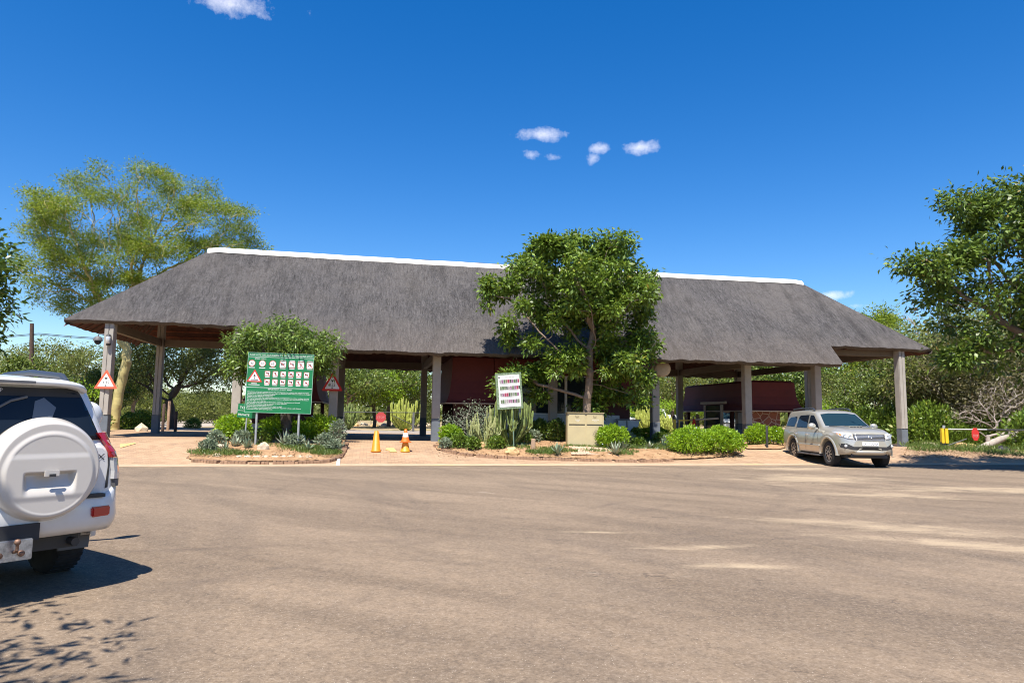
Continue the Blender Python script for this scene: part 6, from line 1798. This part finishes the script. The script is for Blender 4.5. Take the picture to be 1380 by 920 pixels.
for k in range(18):
    x = cw*(rs_.random()*.42+.03); z = ch*(.06+.20*rs_.random()); disc(d, 0, 0, .004+.005*rs_.random(), 0, Matrix.Translation((x, -.2465, z)) @ Matrix.Rotation(R(90), 4, 'X'), 7)
d.build('scuff_marks', simple('scuff', (.27,.23,.15), .8), bd)
# ------------------------------------------------------------------ posts, booms
def vpost(name, label, px, py, h, r, m, cat, top=None, square=False, dz=.0, extra=None):
    p = gp(px, py); root_z = p.z+dz
    d = MB()
    if square: d.box((0, 0, h/2-.05), (r*2, r*2, h+.1), bev=.008)
    else: d.lathe([(r, -.1), (r, h-.02), (r*.8, h), (0, h)], 14)
    o = d.build(name, m); o.location = (p.x, p.y, root_z); tag(o, label, cat)
    return o
M_wood = simple('weathered_wood', (.30,.20,.13), .9, noise_amt=.3, nscale=10, bump=.5)
M_yel = simple('yellow_paint', (.76,.52,.02), .45, noise_amt=.12, nscale=7)
vpost('wooden_post', 'short round wooden post in the bed right of the plant board', 718.5, 611, .52, .075, M_wood, 'post')
vpost('black_bollard', 'thin black bollard with pale cap between the two bushes left of the silver car', 1034, 605, .92, .045, M_plast, 'bollard')
# right lane boom
q = gp(911, 596); yb = empty('lane_boom', (q.x, q.y, q.z), 0, 'yellow framed lane boom with grey arm under the gatehouse right of the mirror column', 'boom gate')
d = MB(); d.box((-.06, 0, .52), (.13, .13, 1.06), bev=.01); d.build('post', M_yel, yb)
d = MB(); d.box((.16, 0, .50), (.05, .05, 1.0)); d.beam((.13, 0, 1.0), (.7, 0, 1.02), .06, .06); d.build('frame', M_yel, yb)
d = MB(); d.lathe([(.07, 1.05), (.08, 1.12), (.05, 1.22), (0, 1.25)], 10, M=Matrix.Translation((-.06, 0, 0))); d.build('cap', M_gplast, yb)
d = MB(); e1 = at(968, 563.5, q.y)-q; d.tube([(.6, 0, 1.02), tuple(e1)], [.035, .05], 10); d.build('arm', M_trim, yb)
# round red disc seen edge-on
q2 = at(935.5, 574, q.y-.3); sd_ = empty('stop_disc', tuple(q2), R(62), 'narrow red stop disc seen almost edge on at the lane boom', 'sign')
d = MB(); d.prism([(.34*math.cos(2*PI*k/8+PI/8), .34*math.sin(2*PI*k/8+PI/8)) for k in range(8)], -.008, .008, M=Matrix.Rotation(R(90), 4, 'X')); d.build('plate', M_signr, sd_)
d = MB(); put_text(d, 'STOP', .2, 0, -.07, Matrix.Rotation(R(90), 4, 'X'), .5, .012); d.build('lettering', M_signw, sd_)
d = MB(); d.box((0, .03, .2), (.04, .04, .5)); d.build('bracket', M_gplast, sd_)
vpost('gate_post', 'thick round grey wooden post beside the narrow red disc', 940.5, 594, 1.32, .085, M_wood, 'post')
# right boom with red stop disc
q = gp(1273, 606); rb = empty('entrance_boom', (q.x, q.y, q.z), 0, 'long grey boom on a yellow post at the right edge before the fallen log', 'boom gate')
top = at(1273, 577, q.y).z-q.z
d = MB(); d.box((-.07, 0, .28+(top-.28)/2), (.11, .14, top-.28), bev=.01); d.box((.09, 0, .28+(top-.28)/2), (.13, .16, top-.28), bev=.01); d.build('post', M_yel, rb)
d = MB(); d.box((0, .02, .12), (.26, .12, .42)); d.build('foot', M_plast, rb)
d = MB(); d.tube([(.0, 0, top), (.03, 0, top+.12)], .06, 8); d.build('cap', M_galv, rb)
e = at(1420, 580, q.y-1.0)-q; e0 = at(1330, 578.8, q.y-.4)-q
d = MB(); d.tube([(.1, -.03, top-.03), tuple(e0)], .028, 8); d.build('arm', M_galv, rb)
d = MB(); d.tube([tuple(e0), tuple(e)], .034, 8); d.build('arm_tip', M_plast, rb)
d = MB(); d.tube([(.12, 0, .18), tuple(at(1303, 591, q.y-.2)-q)], .022, 6); d.build('stay', M_gplast, rb)
qs = at(1314.5, 585, q.y-.36); sdd = empty('stop_sign', tuple(qs), R(18), 'round red stop disc hanging on the long boom at the right', 'sign')
rr = (at(1321.5, 585, q.y-.36)-at(1308, 585, q.y-.36)).length/2*1.06
d = MB(); d.prism([(rr*math.cos(2*PI*k/8+PI/8)*.98, rr*1.28*math.sin(2*PI*k/8+PI/8)) for k in range(8)], -.008, .008, M=Matrix.Rotation(R(90), 4, 'X')); d.build('plate', M_signr, sdd)
d = MB(); put_text(d, 'STOP', rr*.7, 0, -rr*.5, Matrix.Rotation(R(90), 4, 'X'), rr*1.3, .012); d.build('lettering', simple('faded_white', (.62,.40,.36), .6), sdd)
# far boom beyond the left lane with its dark red disc
q = gp(513, 577); Yf = 44.0; fb = empty('far_boom', (pxy(513, Yf), Yf, gz(pxy(513, Yf), Yf)), 0, 'thin dark boom with stays far beyond the left lane', 'boom gate')
o_ = Vector(fb.location); zb_ = at(513, 556, Yf).z-o_.z
d = MB(); d.tube([tuple(at(455, 555, Yf)-o_), tuple(at(575, 556, Yf)-o_)], .03, 6); d.build('arm', M_plast, fb)
for px in (557.5, 463):
    d = MB(); t_ = at(px, 556, Yf)-o_; d.box((t_.x, 0, t_.z/2), (.12, .12, t_.z)); d.build('post', M_gplast, fb)
d = MB(); d.tube([tuple(at(530, 560, Yf)-o_), tuple(at(560, 574, Yf)-o_)], .025, 6); d.tube([tuple(at(500, 556, Yf)-o_), tuple(at(500, 572, Yf)-o_)], .02, 6); d.build('stay', M_plast, fb)
qs = at(513.3, 562, Yf-.15); s2 = empty('far_stop_sign', tuple(qs), 0, 'dark red octagonal stop disc on the far boom beyond the cones', 'sign')
d = MB(); d.prism([(.34*math.cos(2*PI*k/8+PI/8), .34*math.sin(2*PI*k/8+PI/8)) for k in range(8)], -.01, .01, M=Matrix.Rotation(R(90), 4, 'X')); d.build('plate', simple('dark_red_disc', (.42,.05,.05), .6), s2)
d = MB(); put_text(d, 'STOP', .2, 0, -.07, Matrix.Rotation(R(90), 4, 'X'), .46, .014); d.build('lettering', simple('faded_pink', (.55,.2,.2), .6), s2)
# round convex mirror on the column right of the tree
X_, Y_ = bl(UC[882], VF-.26); q = at(893, 497, Y_-.1); r_ = .32
mr = empty('round_mirror', tuple(q), R(-8), 'round tan backed traffic mirror fixed high on the column right of the leafy tree', 'mirror')
d = MB(); d.lathe([(r_, -.03), (r_+.012, 0), (r_, .025), (r_*.7, .06), (0, .085)], 32, M=Matrix.Rotation(R(90), 4, 'X')); d.build('shell', simple('tan_mirror_back', (.50,.40,.29), .6, noise_amt=.1, nscale=5), mr)
d = MB(); d.beam((-.02, .05, 0), (q.x*0-.25, .2, 0), .05, .05); d.build('bracket', M_galv, mr)
# wall lamp and dome camera on the left corner column
X_, Y_ = bl(UL, -3.6-.2)
q = at(146, 457, Y_-.08); wl = empty('wall_lamp', tuple(q), 0, 'small glass wall lantern on the left corner column', 'lamp')
d = MB(); d.lathe([(.055, -.16), (.075, -.14), (.085, .10), (.06, .13)], 12); d.build('glass', M_clearl, wl)
d = MB(); d.lathe([(.09, .11), (.05, .18), (0, .2)], 12); d.lathe([(.06, -.15), (.065, -.22), (0, -.23)], 12); d.box((0, .07, -.02), (.09, .05, .36)); d.build('housing', M_plast, wl)
q = at(132, 458, Y_); dc = empty('dome_camera', tuple(q), 0, 'dark dome security camera on an arm left of the left corner column', 'camera')
d = MB(); d.lathe([(.05, .14), (.12, .10), (.155, .0), (.155, -.03)], 20); d.build('hood', M_gplast, dc)
d = MB(); d.lathe([(.12, -.03), (.115, -.09), (.07, -.15), (0, -.17)], 20); d.build('dome', M_car_glass, dc)
d = MB(); d.tube([(0, 0, .13), (.02, 0, .22), (.30, .05, .22)], .022, 8); d.build('arm', M_gplast, dc)
# power pole and its wires, small arm lamp
Yp = 42; p = Vector((pxy(43.5, Yp), Yp, 0)); p.z = gz(p.x, p.y)
tp_ = at(43, 436, Yp)
pp = empty('power_pole', tuple(p), 0, 'dark wooden power pole rising from the bushes at the left edge', 'pole')
d = MB(); d.tube([(0, 0, -.2), (tp_.x-p.x, 0, tp_.z-p.z)], [.16, .11], 10); d.build('pole', M_pole, pp)
for k in range(2):
    d = MB(); pts = []
    for i in range(13):
        f = i/12; a = Vector((-16+.0, 6, 7.6-k*.35-.35))*(1-f)+Vector((16, -2, 7.9-k*.35-1.35))*f
        z0_ = (at(43, 449+k*1.5, Yp)).z-p.z
        x = -14+28*f; pts.append((x, 3-6*f, z0_-.35*math.sin(PI*((f*2) % 1))-.35*(f-.5)))
    d.tube(pts, .018, 4); d.build('wire', M_plast, pp)
# short marker posts at the foot of the leaning tree
for i, (px, py, h, lb) in enumerate([(219,581,1.35,'dark slanted timber post right of the second left column'), (226,580,1.5,'pale timber post behind the slanted one'), (236,582,1.0,'short dark post at the foot of the leaning tree')]):
    vpost('timber_post', lb, px, py, h, .07, M_pole if i != 1 else M_wood, 'post')
# ------------------------------------------------------------------ fallen dead log at the right
def log():
    root = empty('fallen_log', tuple(gp(1330, 606)), 0, 'bleached fallen tree limb with forked stubs lying on the right verge', 'log')
    o_ = Vector(root.location); Y = o_.y
    def w(px, py, dy=0): return tuple(at(px, py, Y+dy)-o_)
    d = MB(); d.tube([w(1312,607,-.2), w(1325,603), w(1338,596,.1), w(1350,591,.2), (w(1362,587,.3)), w(1372,581,.4)], [.10,.16,.15,.13,.11,.07], 10); d.build('limb', BARK_G, root)
    for pts, r_ in (([w(1333,599,.1), w(1331,590,.1), w(1332,586,.1)], [.11,.09,.07]), ([w(1332,588,.1), w(1338,586,.1), w(1343,585,.1)], [.06,.05,.04]), ([w(1361,587,.3), w(1360,581,.3)], [.06,.05]), ([w(1360,588,.3), w(1366,592,.1), w(1369,594,.1)], [.05,.04,.03]),
                    ([w(1342,594,.5), w(1352,584,.6), w(1358,572,.6), w(1361,564,.6)], [.06,.05,.05,.05]), ([w(1352,584,.6), w(1366,573,.7), w(1378,563,.7)], [.05,.04,.03]), ([w(1331,590,.1), w(1322,583,0), w(1310,578,0)], [.03,.02,.015])):
        d = MB(); d.tube(pts, r_, 8); d.build('branch_stub', BARK_G, root)
log()
# ------------------------------------------------------------------ painted marks on the paving
M_ypaint = simple('worn_yellow_paint', (.66,.42,.10), .85, noise_amt=.35, nscale=14, dirt=(.5,.35,.2))
def mark(name, pts, m, lift=.03):
    W = [gp(x, y) for x, y in pts]; d = MB(); d.add([(p.x, p.y, gz(p.x, p.y)+lift) for p in W], [list(range(len(W)))]); o = d.build(name, m, fixn=False)
    if o.data.polygons[0].normal.z < 0: o.data.flip_normals()
    return tag(o, kind='structure')
mark('painted_arrow', [(520,606), (521,604.2), (530,604), (533,607), (535,610), (530,610), (524,610), (526,608), (519,607.2)], M_ypaint)
mark('painted_line', [(161,605.5), (182,603), (183,604.3), (162,607)], M_ypaint)
mark('white_marker', [(452.5,628), (458,628), (458.5,618), (455,618)], M_signw, .035)
# ------------------------------------------------------------------ camera, sun, sky
cam = bpy.data.cameras.new('camera'); co = bpy.data.objects.new('camera', cam); col.objects.link(co)
cam.sensor_width = 36; cam.lens = FP*36/1380; cam.clip_end = 3000; cam.clip_start = .05
co.matrix_world = Matrix.Translation((0, 0, HC)) @ Matrix.Rotation(R(90)+PIT, 4, 'X') @ Matrix.Rotation(ROL, 4, 'Z')
bpy.context.scene.camera = co
SUN_EL, SUN_AZ = R(63), R(191)      # sun behind the camera, a little to its left (compass from +Y clockwise)
sd = Vector((math.sin(SUN_AZ)*math.cos(SUN_EL), math.cos(SUN_AZ)*math.cos(SUN_EL), math.sin(SUN_EL)))
sl = bpy.data.lights.new('sun', 'SUN'); sl.energy = 5.0; sl.angle = R(.53); sl.color = (1, .94, .85)
so = bpy.data.objects.new('sun', sl); col.objects.link(so); so.rotation_euler = (-sd).to_track_quat('-Z', 'Y').to_euler(); so.location = (0, 0, 30)
w = bpy.data.worlds.new('World'); bpy.context.scene.world = w; w.use_nodes = True
nt = w.node_tree; bg = nt.nodes['Background']
sky = node(nt, 'ShaderNodeTexSky', sky_type='NISHITA'); sky.sun_disc = False; sky.sun_elevation = SUN_EL; sky.sun_rotation = SUN_AZ
sky.altitude = 300; sky.air_density = 1.0; sky.dust_density = .4; sky.ozone_density = 2.5
hs = node(nt, 'ShaderNodeHueSaturation'); hs.inputs['Saturation'].default_value = 1.43; hs.inputs['Value'].default_value = 1.5; hs.inputs['Hue'].default_value = .508
nt.links.new(sky.outputs[0], hs.inputs['Color'])
# a few small fair weather clouds
tc = node(nt, 'ShaderNodeTexCoord')
nv = node(nt, 'ShaderNodeVectorMath', operation='NORMALIZE'); nt.links.new(tc.outputs['Generated'], nv.inputs[0])
def dirn(px, py):
    a, dy, dz = ray(px, py); return Vector((a, dy, dz)).normalized()
CL = [(315,4,.058,.024,.95), (352,20,.035,.014,.7), (728,181,.048,.015,1.0), (714,209,.020,.012,.85), (750,212,.028,.010,.62), (806,200,.024,.013,.95), (799,214,.015,.014,.9), (864,198,.033,.014,1.0), (850,203,.018,.008,.6), (300,40,.02,.008,.3), (1118,398,.035,.010,1.0), (415,15,.012,.012,.4), (270,38,.010,.014,.3), (1150,412,.05,.007,.5)]
wn = node(nt, 'ShaderNodeTexNoise'); wn.inputs['Scale'].default_value = 34; wn.inputs['Detail'].default_value = 7; wn.inputs['Roughness'].default_value = .68
nt.links.new(nv.outputs[0], wn.inputs['Vector'])
tot = None
for px, py, rx, ry, am in CL:
    c = dirn(px, py); rt = c.cross(Vector((0,0,1))).normalized(); upv = rt.cross(c)
    def dot(v, s):
        d = node(nt, 'ShaderNodeVectorMath', operation='DOT_PRODUCT'); nt.links.new(nv.outputs[0], d.inputs[0]); d.inputs[1].default_value = v
        return mth(nt, 'DIVIDE', mth(nt, 'SUBTRACT', d.outputs['Value'], v.dot(c)), s)
    a = dot(rt, rx); b_ = dot(upv, ry)
    r_ = mth(nt, 'SQRT', mth(nt, 'ADD', mth(nt, 'MULTIPLY', a, a), mth(nt, 'MULTIPLY', b_, b_)))
    dd = node(nt, 'ShaderNodeVectorMath', operation='DOT_PRODUCT'); nt.links.new(nv.outputs[0], dd.inputs[0]); dd.inputs[1].default_value = c
    k = mth(nt, 'MULTIPLY', mth(nt, 'MULTIPLY', ramp(nt, r_, 1.25, .1), am), mth(nt, 'GREATER_THAN', dd.outputs['Value'], 0.0))
    tot = k if tot is None else mth(nt, 'MAXIMUM', tot, k)
cf = ramp(nt, mth(nt, 'ADD', mth(nt, 'MULTIPLY', tot, .55), mth(nt, 'MULTIPLY', wn.outputs['Fac'], .85)), .66, 1.05, 0, .62)
cf = mth(nt, 'MULTIPLY', cf, ramp(nt, tot, 0.0, .25))
mx = mixc(nt, cf, hs.outputs[0], (12.0, 11.8, 12.4))
nt.links.new(mx, bg.inputs[0]); bg.inputs[1].default_value = .066
sc = bpy.context.scene
sc.view_settings.view_transform = 'Standard'; sc.view_settings.look = 'None'; sc.view_settings.exposure = 0.88; sc.view_settings.gamma = 1.0
sc.cycles.max_bounces = 6; sc.cycles.diffuse_bounces = 3; sc.cycles.glossy_bounces = 3; sc.cycles.transmission_bounces = 4
sc.cycles.transparent_max_bounces = 8; sc.cycles.use_denoising = True
sc.cycles.pixel_filter_type = 'BLACKMAN_HARRIS'; sc.cycles.filter_width = 1.05
